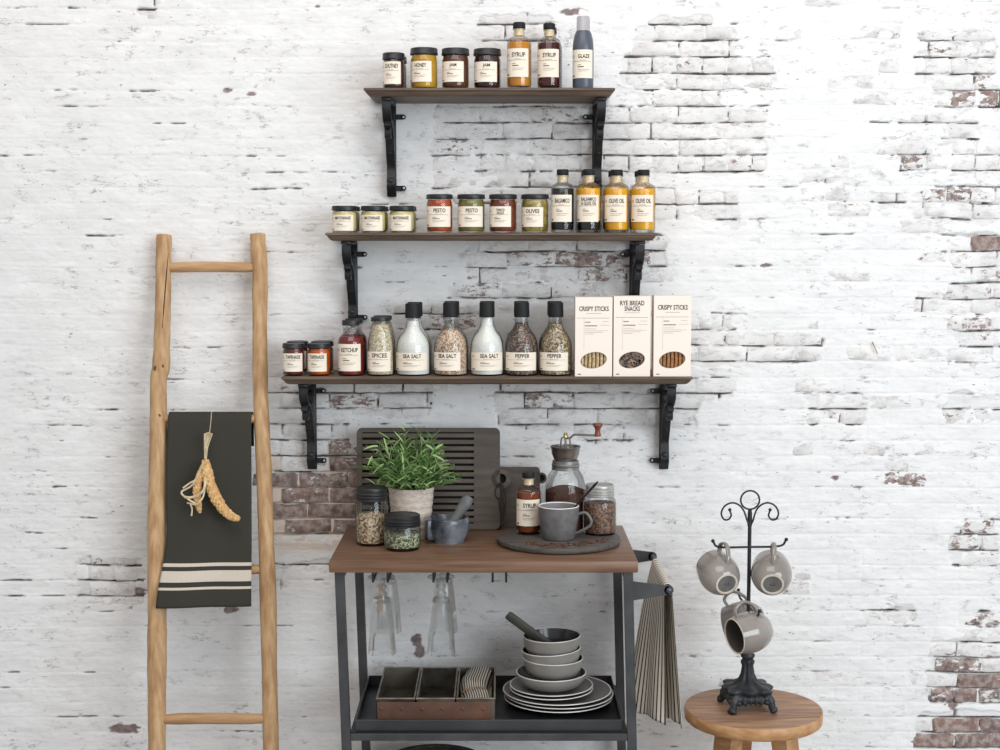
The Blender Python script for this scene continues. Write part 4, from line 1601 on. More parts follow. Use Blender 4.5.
def handle_plate(yy):
    m_ = MB()
    x0_ = legx(lx1, hz) + LW / 2
    th = 0.007
    prof = [(x0_ - 0.001, hz - 0.024), (hx, hz - 0.0105), (hx, hz + 0.0105), (x0_ - 0.001, hz + 0.020)]
    vs = [(a, yy - th / 2, b) for a, b in prof] + [(a, yy + th / 2, b) for a, b in prof]
    m_.add(vs, [(0, 1, 2, 3), (7, 6, 5, 4), (0, 4, 5, 1), (1, 5, 6, 2), (2, 6, 7, 3), (3, 7, 4, 0)])
    m_.lathe([(0.0108, -th / 2), (0.0108, th / 2)], 24, (hx, yy, hz), frame((0, -1, 0), (1, 0, 0)), capb=True, capt=True)
    pl = m_.build('handle_plate', STEEL, croot, sharp=30)
    MB().lathe([(0.0070, 0), (0.0066, 0.004), (0.004, 0.006), (1e-4, 0.0063)], 20, (hx, yy - th / 2, hz), frame((0, -1, 0), (1, 0, 0))).build('bolt_head', M('bolt_steel', (96, 98, 102), (80, 82, 86), rough=0.35, metal=0.6), pl)


handle_plate(yf)
handle_plate(ybk)
MB().tube([(hx, yf, hz), (hx, ybk, hz)], 0.007, 14).build('handle_bar', STEEL, croot)


def table_at(px, py):
    return at_z(px, py, ZT)


# ------------------------------------------------------------------ striped towel on the handle
def stripe_mat(name, n, axis, a=(226, 216, 200), b=(96, 84, 74), duty=0.36):
    m, nt, N, L, P = nodes_of(name)
    uv = N.new('ShaderNodeUVMap')
    sp = N.new('ShaderNodeSeparateXYZ')
    L.new(uv.outputs[0], sp.inputs[0])
    f = math_(N, L, 'FRACT', math_(N, L, 'MULTIPLY', sp.outputs[axis], float(n)))
    tc = N.new('ShaderNodeTexCoord')
    nn = noise(N, L, tc.outputs['Object'], 300, 2)
    k = maprange(N, L, f, duty - 0.03, duty + 0.03)
    col = mixc(N, L, k, b, a)
    col = mixc(N, L, maprange(N, L, nn, 0.3, 0.9, 0, 0.3), col, (150, 136, 120))
    L.new(col, P.inputs['Base Color'])
    P.inputs['Roughness'].default_value = 0.9
    P.inputs['Specular IOR Level'].default_value = 0.1
    return m


HX, HZ = hx + CO.x, hz
YA, YBK = YLF + 0.016, YLB - 0.075              # the part of the bar the cloth covers


def flap(u, v, side):
    """u along the bar, front to back; v from the bar (0) down to the hem (1)"""
    if side < 0:
        drop = HZ - at(655, 722, YA + 0.06).z
    else:
        drop = HZ - at(678, 731, YA + 0.02).z
    ya = YA + (YBK - YA) * u * (1 - 0.40 * v) + 0.03 * v
    if side < 0:
        # inner flap swings out so that the sheet turns its face to the room
        x = HX - 0.0085 - 0.004 * v + 0.010 * v * (1 - u) - (0.066 * v ** 0.85) * u
        x += 0.005 * math.sin(u * 11 + 1.0 + v * 1.2) * min(1, v * 1.6) * (0.4 + 0.6 * v)
        y = ya + 0.008 * math.cos(u * 10 + v) * v
    else:
        x = HX + 0.0085 + 0.030 * v + 0.006 * math.sin(u * 15) * v - 0.030 * u * v
        y = ya + 0.006 * math.cos(u * 15) * v
    return (x, y, HZ - drop * v + (0.006 * math.sin(u * 7) * v))


def cloth(u, v):
    # v 0..0.47 inner flap from hem to bar, 0.47..0.53 over the bar, then the outer flap
    if v < 0.47:
        return flap(u, 1 - v / 0.47, -1)
    if v < 0.53:
        an = (v - 0.47) / 0.06 * PI
        return (HX - 0.0088 * math.cos(an), YA + (YBK - YA) * u, HZ + 0.0088 * math.sin(an))
    return flap(u, (v - 0.53) / 0.47, 1)


o = MB().grid(cloth, 64, 110).build('striped_towel', stripe_mat('ticking_stripe_cloth', 13, 0, (242, 234, 220), (66, 56, 50), 0.34), None, sharp=180)
sm = o.modifiers.new('thick', 'SOLIDIFY')
sm.thickness = 0.0012
sm.offset = 0
tag(o, 'cream and dark striped towel draped over the cart handle', 'towel')
recentre(o, (HX, (YA + YBK) / 2, HZ))

# ------------------------------------------------------------------ boards leaning on the wall
def leaning(px, py_base, Yb, lean, name, label, cat='cutting board'):
    p = at(px, py_base, Yb)
    r = thing(name, label, cat, (p.x, Yb, ZT))
    r.rotation_euler = (-lean, 0, 0)
    return r


def rounded_rect(w, h, r, n=6):
    out = []
    for cx_, cz_, a0 in ((w / 2 - r, r, -PI / 2), (w / 2 - r, h - r, 0), (-w / 2 + r, h - r, PI / 2), (-w / 2 + r, r, PI)):
        for i in range(n + 1):
            a = a0 + PI / 2 * i / n
            out.append((cx_ + r * math.cos(a), cz_ + r * math.sin(a)))
    return out


def slab(mb, outline, y0, y1):
    n = len(outline)
    vs = [(a, y0, b) for a, b in outline] + [(a, y1, b) for a, b in outline]
    fs = [tuple(range(n)), tuple(range(2 * n - 1, n - 1, -1))] + [((i + 1) % n, i, n + i, n + (i + 1) % n) for i in range(n)]
    return mb.add(vs, fs)


def holed_disc(mb, cx_, cz_, ro, ri, y0, y1, n=32):
    vs, fs = [], []
    for y in (y0, y1):
        for r in (ro, ri):
            vs += [(cx_ + r * math.cos(2 * PI * i / n), y, cz_ + r * math.sin(2 * PI * i / n)) for i in range(n)]
    for i in range(n):
        j = (i + 1) % n
        fs += [(i, j, n + j, n + i), (2 * n + j, 2 * n + i, 3 * n + i, 3 * n + j), (j, i, 2 * n + i, 2 * n + j), (n + i, n + j, 3 * n + j, 3 * n + i)]
    return mb.add(vs, fs)


BTH = 0.016
YB1 = CB - 0.052
bd = leaning(428.5, 528, YB1, 0.13, 'grooved_board', 'large dark cutting board with grooves leaning behind the herb pot')
s_ = mpp((0, YB1, ZT))
W1, H1 = 143 * s_, 100.5 * s_ / math.cos(0.13)
# frame: left stile, right field, top and bottom rails around the slotted area
xs0, xs1 = -W1 / 2 + 5.5 * s_, -W1 / 2 + 117 * s_
zs0, zs1 = 6 * s_, H1 - 4.5 * s_
full = rounded_rect(W1, H1, 0.014)
right_part = [(xs1, 0)] + [p for p in full if p[0] > xs1] + [(xs1, H1)]
left_part = [(xs0, H1)] + [p for p in full if p[0] < xs0] + [(xs0, 0)]
m_ = MB()
slab(m_, right_part, -BTH, 0)
slab(m_, left_part, -BTH, 0)
m_.box(((xs0 + xs1) / 2, -BTH / 2, zs0 / 2), (xs1 - xs0, BTH, zs0))
m_.box(((xs0 + xs1) / 2, -BTH / 2, (H1 + zs1) / 2), (xs1 - xs0, BTH, H1 - zs1))
MB().box(((xs0 + xs1) / 2, -0.0025, (zs0 + zs1) / 2), (xs1 - xs0, 0.005, zs1 - zs0)).build('groove_shade_sheet', HOLE_SHADE, bd, smooth=False)  # backing painted near-black as shade, so the slots read dark
holed_disc(m_, W1 / 2 + 1.2 * s_, 50.5 * s_, 9.8 * s_, 5.0 * s_, -BTH, -0.002)
m_.build('board_body', WOOD_BK, bd, sharp=40)
nsl = 14
pt = (zs1 - zs0) / nsl
for i in range(nsl):
    MB().box(((xs0 + xs1) / 2, -BTH / 2 - 0.001, zs0 + pt * (i + 0.5)), (xs1 - xs0, BTH - 0.002, pt * 0.66), 0.0008).build('slat', WOOD_BK2, bd, smooth=False)
MB().lathe([(5.0 * s_, 0), (1e-4, 0)], 24, (W1 / 2 + 1.2 * s_, -0.003, 50.5 * s_), frame((0, -1, 0), (1, 0, 0))).build('hole', HOLE_SHADE, bd)  # near-black disc closes the hole, shade painted as colour
CORD = M('black_cord', (44, 42, 40), (30, 29, 28), rough=0.7)
cx_, cz_ = W1 / 2 + 0.6 * s_, 46 * s_
m_ = MB()
for path in ([(0.5, 2), (-4, -4), (-5.5, -10), (-2.5, -15), (1, -12), (0.5, -5), (0.5, 2)], [(0.5, 1), (3.5, -6), (5, -16), (3.5, -30), (1.5, -40), (2.5, -44)],
             [(-2, -14), (-1, -24), (1, -34), (2.5, -43)], [(1, -13), (3, -22), (2.2, -36), (1, -44)]):
    m_.tube(smooth_path([(cx_ + a * s_, -BTH - 0.0025 - 0.0006 * (k % 2), cz_ + b * s_) for k, (a, b) in enumerate(path)], 5), 0.0013, 6)
m_.sphere((cx_ + 1.6 * s_, -BTH - 0.003, cz_ - 40 * s_), 0.0042, 8, 6, (1, 0.7, 1.5))
m_.build('cord_loop', CORD, bd)

YB2 = CB - 0.018
bd2 = leaning(513, 526, YB2, 0.06, 'small_board', 'small plain dark board with a hole, behind the syrup bottle')
W2, H2 = 54 * s_, 60.5 * s_
m_ = MB()
slab(m_, rounded_rect(W2, H2, 0.010), -0.012, 0)
holed_disc(m_, W2 / 2 + 1.5 * s_, 49.5 * s_, 5.4 * s_, 3.6 * s_, -0.012, 0)
m_.build('board_body', WOOD_BK2, bd2, sharp=40)
MB().lathe([(3.7 * s_, 0), (1e-4, 0)], 20, (W2 / 2 + 1.5 * s_, -0.004, 49.5 * s_), frame((0, -1, 0), (1, 0, 0))).build('hole', HOLE_SHADE, bd2)  # disc in the ear's opening, its darkness painted on as shade

# ------------------------------------------------------------------ herb pot
def round_on_table(xc, ybase, wpx, zt=None):
    """a round thing whose nearest base point shows at ybase; wpx its width"""
    z = ZT if zt is None else zt
    p = at_z(xc, ybase, z)
    r = wpx / 2 * mpp(p)
    c = at_z(xc, ybase, z)
    c.y += r
    c.x = at(xc, ybase - 5, c.y).x
    r = wpx / 2 * mpp(c)
    return c, r


def hgt(px, py, c):
    return at(px, py, c.y).z


pc, pr = round_on_table(411.5, 540.5, 41)
pt_ = thing('potted_herb', 'bushy green herb in a whitewashed patterned pot', 'plant', (pc.x, pc.y, ZT))
PHt = at(411.5, 486.5, pc.y).z - ZT
rt_ = 22.6 * mpp((pc.x, pc.y, ZT + PHt))
POT = M('whitewashed_terracotta', (222, 211, 200), (200, 180, 164), rough=0.8, scale=90, stretch=(1, 1, 2.5), bump=0.3)
prof = [(1e-4, 0), (pr * 0.86, 0), (pr * 0.89, 0.004)]
nb_ = 26
for i in range(nb_):
    f = (i + 0.5) / nb_
    prof.append((pr * 0.89 + (rt_ - pr * 0.89) * f + (0.0009 if i % 4 < 2 else -0.0003), PHt * (0.05 + 0.93 * f)))
prof += [(rt_, PHt), (rt_ * 0.92, PHt), (rt_ * 0.90, PHt * 0.88), (1e-4, PHt * 0.88)]
MB().lathe(prof, 44, mod=lambda a, i, z: 1.0 + (0.008 * math.cos(30 * a) if (i // 4) % 2 else 0.0)).build('pot', POT, pt_, sharp=60)
MB().lathe([(rt_ * 0.905, PHt * 0.9), (rt_ * 0.5, PHt * 0.93), (1e-4, PHt * 0.94)], 24).build('soil', M('dark_soil', (62, 48, 38), (42, 32, 26), rough=0.95, scale=80, bump=0.5), pt_)
LEAFM = [M('herb_leaf_mid', (118, 150, 84), (84, 120, 58), rough=0.5, scale=30), M('herb_leaf_light', (166, 188, 128), (130, 162, 94), rough=0.5, scale=30), M('herb_leaf_dark', (78, 110, 58), (54, 84, 42), rough=0.5, scale=30)]


def blade(mb, base, d, L_, wd, droop, rs, segs=4):
    d = Vector(d).normalized()
    side = d.cross(Vector((rs.uniform(-1, 1), rs.uniform(-1, 1), rs.uniform(-0.5, 1)))).normalized()
    vs, fs = [], []
    p = Vector(base)
    dd = d.copy()
    for i in range(segs + 1):
        f = i / segs
        ww = wd * (math.sin(PI * min(1.0, 0.18 + 0.82 * f)) ** 0.8 if f < 1 else 0.02) * 0.5
        nrm = dd.cross(side) * ww * 0.35
        vs += [p - side * ww + nrm, p, p + side * ww + nrm]
        p = p + dd * (L_ / segs)
        dd = (dd + Vector((0, 0, -droop / segs))).normalized()
    for i in range(segs):
        for k in (0, 1):
            fs.append((i * 3 + k, i * 3 + k + 1, (i + 1) * 3 + k + 1, (i + 1) * 3 + k))
    mb.add(vs, fs)


rs = random.Random(12)
sc_ = mpp((pc.x, pc.y, ZT + 0.15))
foli = [MB(), MB(), MB()]
stems = MB()
for i in range(190):
    az, rad = rs.uniform(0, 2 * PI), math.sqrt(rs.random())
    b0 = Vector((math.cos(az) * rt_ * 0.75 * rad, math.sin(az) * rt_ * 0.75 * rad, PHt * 0.93))
    tilt = rad * rs.uniform(0.45, 1.30)
    tall = i % 7 == 0
    if tall:
        tilt *= 0.45
    d = Vector((math.cos(az) * math.sin(tilt), math.sin(az) * math.sin(tilt) * (0.45 if math.sin(az) > 0 else 0.85), math.cos(tilt) + 0.15)).normalized()
    Ls = rs.uniform(26, 68) * sc_ * (1 - 0.30 * rad)
    if tall:
        Ls = rs.uniform(52, 74) * sc_
    pts = []
    p, dd = b0.copy(), d.copy()
    for k in range(5):
        pts.append(p.copy())
        p = p + dd * Ls / 5
        dd = (dd + Vector((0, 0, -0.20 * rad))).normalized()
    stems.tube(pts, [0.0011, 0.001, 0.0009, 0.0008, 0.0006], 5)
    for k in range(9):
        f = 0.22 + 0.78 * k / 8
        q = pts[min(3, int(f * 4))].lerp(pts[min(4, int(f * 4) + 1)], f * 4 - int(f * 4)) if f < 1 else pts[4]
        a2 = rs.uniform(0, 2 * PI)
        dv = d * 0.8 + Vector((math.cos(a2), math.sin(a2), rs.uniform(-0.1, 0.7))) * 0.9
        if q.y > 0.0:
            dv.y = -abs(dv.y)
        blade(foli[rs.choice([0, 0, 1, 2])], q, dv, rs.uniform(8, 17) * sc_, rs.uniform(1.2, 2.0) * sc_, rs.uniform(0.3, 1.6), rs, 4)
stems.build('stems', LEAFM[0], pt_, kind='stuff')
for k, f_ in enumerate(foli):
    f_.build('foliage', LEAFM[k], pt_, sharp=180, kind='stuff')
# long leaves that stand clear of the bush
for (px0, py0, px1, py1) in ((378, 446, 364, 450), (420, 441, 430, 443), (426, 445, 434, 451), (430, 457, 443, 452), (432, 455, 444, 462), (402, 452, 404, 478), (384, 438, 388, 454),
                             (414, 440, 406, 452), (372, 456, 368, 466), (436, 462, 441, 470), (384, 464, 374, 474), (420, 466, 432, 474), (392, 446, 389, 464), (408, 462, 414, 478)):
    yy = pc.y - rs.uniform(0.03, 0.07)
    a, b = at(px0, py0, yy), at(px1, py1, yy - 0.01)
    mb = MB()
    L0 = (b - a).length
    blade(mb, (0, 0, 0), (b - a) + Vector((0, 0, 0.30 * L0)), L0 * 1.08, 2.0 * sc_, 0.75, rs, 5)
    mb.build('leaf', LEAFM[1], pt_, sharp=180, loc=a - Vector(pt_.location))

# ------------------------------------------------------------------ glass storage jars
def ribbed(n, amt):
    return lambda a, i, z: 1.0 + amt * math.cos(n * a)


def screw_lid(mb, r, h):
    pr_ = [(r * 0.95, 0.0)]
    for i in range(3):
        z = h * (0.05 + 0.22 * i)
        pr_ += [(r, z), (r, z + h * 0.10), (r * 0.955, z + h * 0.16)]
    pr_ += [(r * 0.97, h * 0.78), (r * 0.97, h * 0.94), (r * 0.93, h), (r * 0.84, h), (r * 0.82, h * 0.97), (1e-4, h * 0.97)]
    return mb.lathe(pr_, 40)


SEEDS = M('mixed_nuts_and_seeds', (206, 186, 156), [(232, 218, 196), (152, 106, 74), (186, 150, 112), (122, 92, 66), (214, 196, 164)], rough=0.6, scale=230, kind='voronoi', bump=0.6)
HERBS = M('dried_green_herbs', (150, 154, 120), [(186, 188, 152), (92, 98, 70), (206, 206, 178), (118, 122, 84), (66, 72, 54)], rough=0.7, scale=260, kind='voronoi', bump=0.6)
c, r = round_on_table(372, 547, 32.5)
t = thing('glass_jar', 'tall ribbed glass jar of pale seeds with black screw lid', 'jar', (c.x, c.y, ZT))
H = at(372, 487.5, c.y).z - ZT
hb_ = H - 0.031
MB().lathe([(1e-4, 0), (r * 0.90, 0), (r * 0.98, 0.004), (r, 0.010), (r, hb_ * 0.90), (r * 0.93, hb_ * 0.96), (r * 0.90, hb_ + 0.01)], 96, mod=lambda a, i, z: 1 + (0.018 * math.cos(24 * a) if 2 < i < 5 else 0)).build('glass_jar_body', GLASS, t)
MB().lathe([(1e-4, 0.006), (r * 0.88, 0.006), (r * 0.93, 0.014), (r * 0.93, hb_ * 0.66), (r * 0.6, hb_ * 0.71), (1e-4, hb_ * 0.74)], 36).build('contents', SEEDS, t)
screw_lid(MB(), r * 0.97, 0.033).build('lid', LIDB, t, loc=(0, 0, hb_))
c, r = round_on_table(402.3, 552.6, 38)
t = thing('glass_jar', 'short wide glass jar of green dried herbs with black lid', 'jar', (c.x, c.y, ZT))
H = at(402, 515, c.y).z - ZT
hb_ = H - 0.026
MB().lathe([(1e-4, 0), (r * 0.84, 0), (r * 0.93, 0.004), (r * 0.96, 0.012), (r * 0.99, hb_ * 0.85), (r * 0.93, hb_ * 0.96), (r * 0.90, hb_ + 0.008)], 40).build('glass_jar_body', GLASS, t)
MB().lathe([(1e-4, 0.007), (r * 0.84, 0.007), (r * 0.90, 0.014), (r * 0.93, hb_ * 0.72), (r * 0.5, hb_ * 0.78), (1e-4, hb_ * 0.76)], 36).build('contents', HERBS, t)
screw_lid(MB(), r * 0.97, 0.028).build('lid', LIDB, t, loc=(0, 0, hb_))

# ------------------------------------------------------------------ mortar and pestle
MARB = M('dark_grey_marble', (140, 145, 154), (46, 49, 56), rough=0.25, scale=16, lo=0.40, hi=0.72, detail=9)
c, r = round_on_table(448, 546, 42.5)
c.y += 0.004
t = thing('mortar', 'dark grey marble mortar bowl beside the short herb jar', 'mortar', (c.x, c.y, ZT))
H = at(448, 517, c.y).z - ZT
pf = [(1e-4, 0), (r * 0.76, 0), (r * 0.78, 0.004), (r * 0.80, 0.008), (r * 0.92, H * 0.30), (r * 0.985, H * 0.55), (r, H * 0.80), (r * 0.985, H * 0.97), (r * 0.96, H), (r * 0.86, H), (r * 0.82, H * 0.92), (r * 0.78, H * 0.6),
      (r * 0.6, H * 0.3), (1e-4, H * 0.22)]
MB().lathe(pf, 48).build('mortar_bowl', MARB, t, sharp=50)
m_ = MB()
for an in (PI * 1.16,):
    R3 = Matrix.Rotation(an, 3, 'Z')
    m_.box(R3 @ Vector((r * 0.97, 0, H * 0.56)), (0.020, 0.020, H * 0.84), 0.003, R3, 2)
m_.build('lug', MARB, t, sharp=50)
pe = thing('pestle', 'grey stone pestle resting in the mortar', 'pestle', (0, 0, 0))
e0 = Vector((c.x - 0.004, c.y - 0.004, ZT + H * 0.36))
e1 = at(469.5, 496.5, c.y + 0.01)
pe.location = e0
ax = e1 - e0
pts, rad = [], []
for i in range(13):
    f = i / 12.0
    pts.append(ax * f)
    rad.append((0.0158 + 0.002 * math.cos(f * PI * 2) - 0.0015 * math.sin(f * PI) - 0.002 * (1 - f)) * (0.55 if i in (0, 12) else 0.86 if i in (1, 11) else 1))
MB().tube(pts, rad, 18).build('pestle_shaft', M('grey_stone', (112, 112, 112), (92, 92, 93), rough=0.6, scale=40), pe, sharp=60)

# ------------------------------------------------------------------ round serving board and what stands on it
sb = at_z(558.5, 537, ZT + 0.014)
R_ = 62 * mpp(sb)
TB = 0.016
SLATE = M('dark_stained_wood', (96, 90, 84), (72, 67, 63), rough=0.55, scale=9, stretch=(1, 10, 10), bump=0.1)
o = MB().lathe([(1e-4, 0), (R_ * 0.94, 0), (R_ * 0.985, 0.003), (R_, 0.007), (R_ * 0.995, TB - 0.002), (R_ * 0.975, TB), (1e-4, TB)], 72).build('serving_board', SLATE, None, loc=(sb.x, sb.y, ZT), sharp=50)
tag(o, 'round dark wooden serving board under mug and bean jar', 'board')
ZB = ZT + TB


def round_on_board(xc, ybase, wpx):
    return round_on_table(xc, ybase, wpx, ZB)


c, r = round_on_board(528.6, 535.5, 24.2)
yfr = c.y - r
b = cork_bottle('syrup_bottle', 'amber syrup bottle standing on the round serving board', 516.4, 540.8, 472.2, ZB, fill_mat('brown_amber_syrup', (150, 72, 24), (118, 50, 18), rough=0.12), ['SYRUP'], fillz=0.68, y_front=yfr, lz=(0.15, 0.58), ang=(-1.3, 1.05))

# mug with spoon
STONE = M('grey_stoneware', (112, 110, 110), (96, 94, 94), rough=0.45, scale=60)
STONE_IN = M('pale_glaze_inside', (150, 150, 152), (134, 134, 137), rough=0.25, scale=20)


def mug_meshes(root, r, H, tr=1.0, br=0.86, hw=0.026, hand_dir=0.0, hz0=0.22, hz1=0.80, mat=None, matin=None, rimm=None, belly=None, foot=True):
    mat = mat or STONE
    if belly:
        outp = [(a * r, b * H) for a, b in belly]
    else:
        outp = [(r * br * 0.92, 0), (r * br, 0.003), (r * (br + (tr - br) * 0.45), H * 0.35), (r * tr, H * 0.72), (r * tr, H - 0.0015)]
    out = MB().lathe([(1e-4, 0.001), (outp[0][0] * 0.9, 0.001)] + outp, 44)
    ob = out.build('mug_body', mat, root, sharp=60)
    rt = outp[-1][0]
    inp = [(rt, H - 0.0015), (rt - 0.001, H), (rt - 0.0025, H), (rt - 0.0035, H - 0.002)]
    MB().lathe(inp, 44).build('rim', rimm or WHITE, root)
    ip = [(rt - 0.0035, H - 0.002)] + [(max(0.004, a - 0.0042), max(b, 0.006)) for a, b in reversed(outp[:-1])] + [(1e-4, 0.006)]
    MB().lathe(ip, 40).build('inside', matin or STONE_IN, root)
    # handle

    def outr(z):
        for (a0, b0), (a1, b1) in zip(outp, outp[1:]):
            if b0 <= z <= b1:
                return a0 + (a1 - a0) * (z - b0) / max(1e-9, b1 - b0)
        return outp[-1][0]
    zA, zB_ = H * hz1, H * hz0
    path = smooth_path([(outr(zA) - 0.003, 0, zA), (outr(zA) + hw * 0.55, 0, zA + 0.004), (outr(zA) + hw * 0.98, 0, zA - (zA - zB_) * 0.25), (outr(zA) + hw * 0.92, 0, zA - (zA - zB_) * 0.58), (outr(zB_) + hw * 0.45, 0, zB_ + (zA - zB_) * 0.10), (outr(zB_) - 0.003, 0, zB_ - 0.002)], 7)
    R3 = Matrix.Rotation(hand_dir, 3, 'Z')
    MB().tube([R3 @ p for p in path], 0.0052, 12, flat=(0.72, 1.15) if abs(hand_dir) < 9 else None).build('handle', mat, root)
    return ob


c, r = round_on_board(558.5, 542.5, 41)
t = thing('coffee_mug', 'dark grey stoneware mug with pale rim on the serving board', 'mug', (c.x, c.y, ZB))
H = at(558.5, 505.2, c.y).z - ZB
mug_meshes(t, r, H, tr=1.0, br=0.80, hw=0.030, hand_dir=-0.25, hz0=0.20, hz1=0.76)
SPN = M('dark_steel_spoon', (60, 58, 58), (44, 43, 43), rough=0.35, metal=0.7)
p0 = Vector((c.x - 0.012, c.y, ZB + 0.022))
p1 = at(598, 481.5, c.y - 0.030)
sp_ = thing('teaspoon', 'dark metal teaspoon leaning in the grey mug', 'spoon', p0)
q1 = at(579.5, 503, c.y + 0.002)
v1 = p1 - p0
# keep the spoon's shaft on the rim
rimp = Vector((c.x + r * 0.88, c.y - r * 0.22, ZB + H + 0.003))
d_ = (p1 - rimp)
p0 = rimp - d_ * 1.25
sp_.location = p0
L_ = p1 - p0
MB().tube([L_ * f for f in (0, 0.25, 0.5, 0.75, 0.93, 1.0)], [0.0016, 0.0017, 0.0019, 0.0026, 0.0034, 0.0016], 8, flat=(1, 0.6)).build('spoon_handle', SPN, sp_)
MB().sphere((0, 0, 0), 0.009, 12, 8, (0.8, 0.3, 1.35), L_.to_track_quat('Z', 'Y').to_matrix()).build('spoon_bowl', SPN, sp_)

# jar of coffee beans
BEAN = M('roasted_beans', (118, 84, 66), [(150, 112, 90), (78, 54, 44), (132, 98, 78), (96, 68, 54)], rough=0.45, scale=210, kind='voronoi', bump=0.9)
c, r = round_on_board(599.4, 536.5, 33.2)
t = thing('bean_jar', 'glass jar of coffee beans with silver screw lid', 'jar', (c.x, c.y, ZB))
H = at(598, 485.5, c.y).z - ZB
hb_ = H - 0.026
MB().lathe([(1e-4, 0), (r * 0.90, 0), (r * 0.98, 0.004), (r, 0.010), (r, hb_ * 0.80), (r * 0.95, hb_ * 0.90), (r * 0.84, hb_ * 0.97), (r * 0.84, hb_ + 0.01)], 40).build('glass_jar_body', GLASS, t)
MB().lathe([(1e-4, 0.005), (r * 0.9, 0.005), (r * 0.95, 0.012), (r * 0.95, hb_ * 0.78), (r * 0.85, hb_ * 0.84), (1e-4, hb_ * 0.86)], 36).build('beans', BEAN, t)
SILV = M('silver_tin_lid', (186, 184, 180), (166, 164, 160), rough=0.4, metal=0.55, scale=30)
screw_lid(MB(), r * 0.88, 0.029).build('lid', SILV, t, loc=(0, 0, hb_))

# coffee mill: glass body, tin collar, hopper bowl and crank
c = at_z(565, 533, ZB)
c = Vector((at(565.3, 500, sb.y + 0.080).x, sb.y + 0.080, ZB))
rg_ = 20.6 * mpp(c)
t = thing('coffee_mill', 'glass coffee mill with hopper bowl and wooden crank knob', 'coffee grinder', c)


def zz(py):
    return at(565, py, c.y).z - ZB


MB().lathe([(1e-4, 0), (rg_ * 0.9, 0), (rg_, 0.006), (rg_, zz(494)), (rg_ * 0.96, zz(484)), (rg_ * 0.84, zz(475)), (rg_ * 0.66, zz(470)), (rg_ * 0.64, zz(464))], 44).build('glass_body', GLASS, t)
GRND = M('ground_coffee', (96, 58, 44), (72, 42, 32), rough=0.9, scale=120, bump=0.4)
MB().lathe([(1e-4, 0.004), (rg_ * 0.92, 0.004), (rg_ * 0.955, 0.012), (rg_ * 0.955, zz(490)), (rg_ * 0.5, zz(486.5)), (1e-4, zz(486))], 36).build('ground_coffee', GRND, t)
TIN = M('dull_tin', (150, 148, 146), (120, 118, 116), rough=0.4, metal=0.7, scale=20)
DTIN = M('dark_pewter', (146, 138, 132), (112, 105, 101), rough=0.28, metal=0.8, scale=20)
rc_ = 13.8 * mpp(c)
m_ = MB()
h_ = zz(460) - zz(469.5)
m_.lathe([(rc_ * 0.9, 0), (rc_, 0.001), (rc_, h_ * 0.25), (rc_ * 0.95, h_ * 0.32), (rc_, h_ * 0.42), (rc_, h_ * 0.6), (rc_ * 0.95, h_ * 0.68), (rc_ * 0.95, h_ * 0.96), (rc_ * 0.9, h_), (1e-4, h_)], 40)
m_.build('collar', TIN, t, loc=(0, 0, zz(469.5)))
rb_ = 15.2 * mpp(c)
h_ = zz(446) - zz(460)
MB().lathe([(1e-4, 0), (rb_ * 0.70, 0), (rb_ * 0.78, h_ * 0.12), (rb_ * 0.90, h_ * 0.45), (rb_ * 0.95, h_ * 0.85), (rb_, h_ * 0.92), (rb_, h_), (rb_ * 0.93, h_), (rb_ * 0.88, h_ * 0.8), (rb_ * 0.6, h_ * 0.3), (1e-4, h_ * 0.2)], 40).build('hopper_bowl', DTIN, t, loc=(0, 0, zz(460)))
m_ = MB()
for sx in (-1, 1):
    m_.tube([(sx * 5.2 * s_, 0, zz(452)), (sx * 4.6 * s_, 0, zz(443)), (sx * 3.8 * s_, 0, zz(438)), (sx * 1 * s_, 0, zz(437))], 0.0022, 8, flat=(1, 1.6))
m_.tube([(0, 0, zz(452)), (0, 0, zz(437))], 0.0026, 10)
m_.build('bridge', TIN, t)
MB().lathe([(0.0052, 0), (0.0058, 0.002), (0.0058, 0.007), (0.0044, 0.009), (0.0052, 0.012), (0.003, 0.015), (1e-4, 0.0155)], 16).build('brass_nut', M('brass', (206, 186, 120), (180, 158, 92), rough=0.3, metal=0.8), t, loc=(0, 0, zz(438.5)))
kx = at(597.5, 436, c.y).x - c.x
MB().tube(smooth_path([(0, -0.004, zz(438)), (4.5 * s_, -0.005, zz(437.5)), (8 * s_, -0.006, zz(434.6)), (14 * s_, -0.006, zz(434.4)), (kx + 0.002, -0.006, zz(435.3))], 5), 0.0019, 8, flat=(1.4, 1)).build('crank_arm', DTIN, t)
kh = zz(423) - zz(436)
rk = 4.9 * mpp(c)
MB().lathe([(1e-4, 0), (rk * 0.62, 0), (rk * 0.70, kh * 0.08), (rk * 0.62, kh * 0.22), (rk * 0.50, kh * 0.45), (rk * 0.66, kh * 0.66), (rk * 0.98, kh * 0.80), (rk, kh * 0.90), (rk * 0.85, kh), (1e-4, kh)], 24).build(
    'crank_knob', M('red_brown_wood', (140, 78, 62), (112, 56, 46), rough=0.35), t, loc=(kx, -0.006, zz(436)))

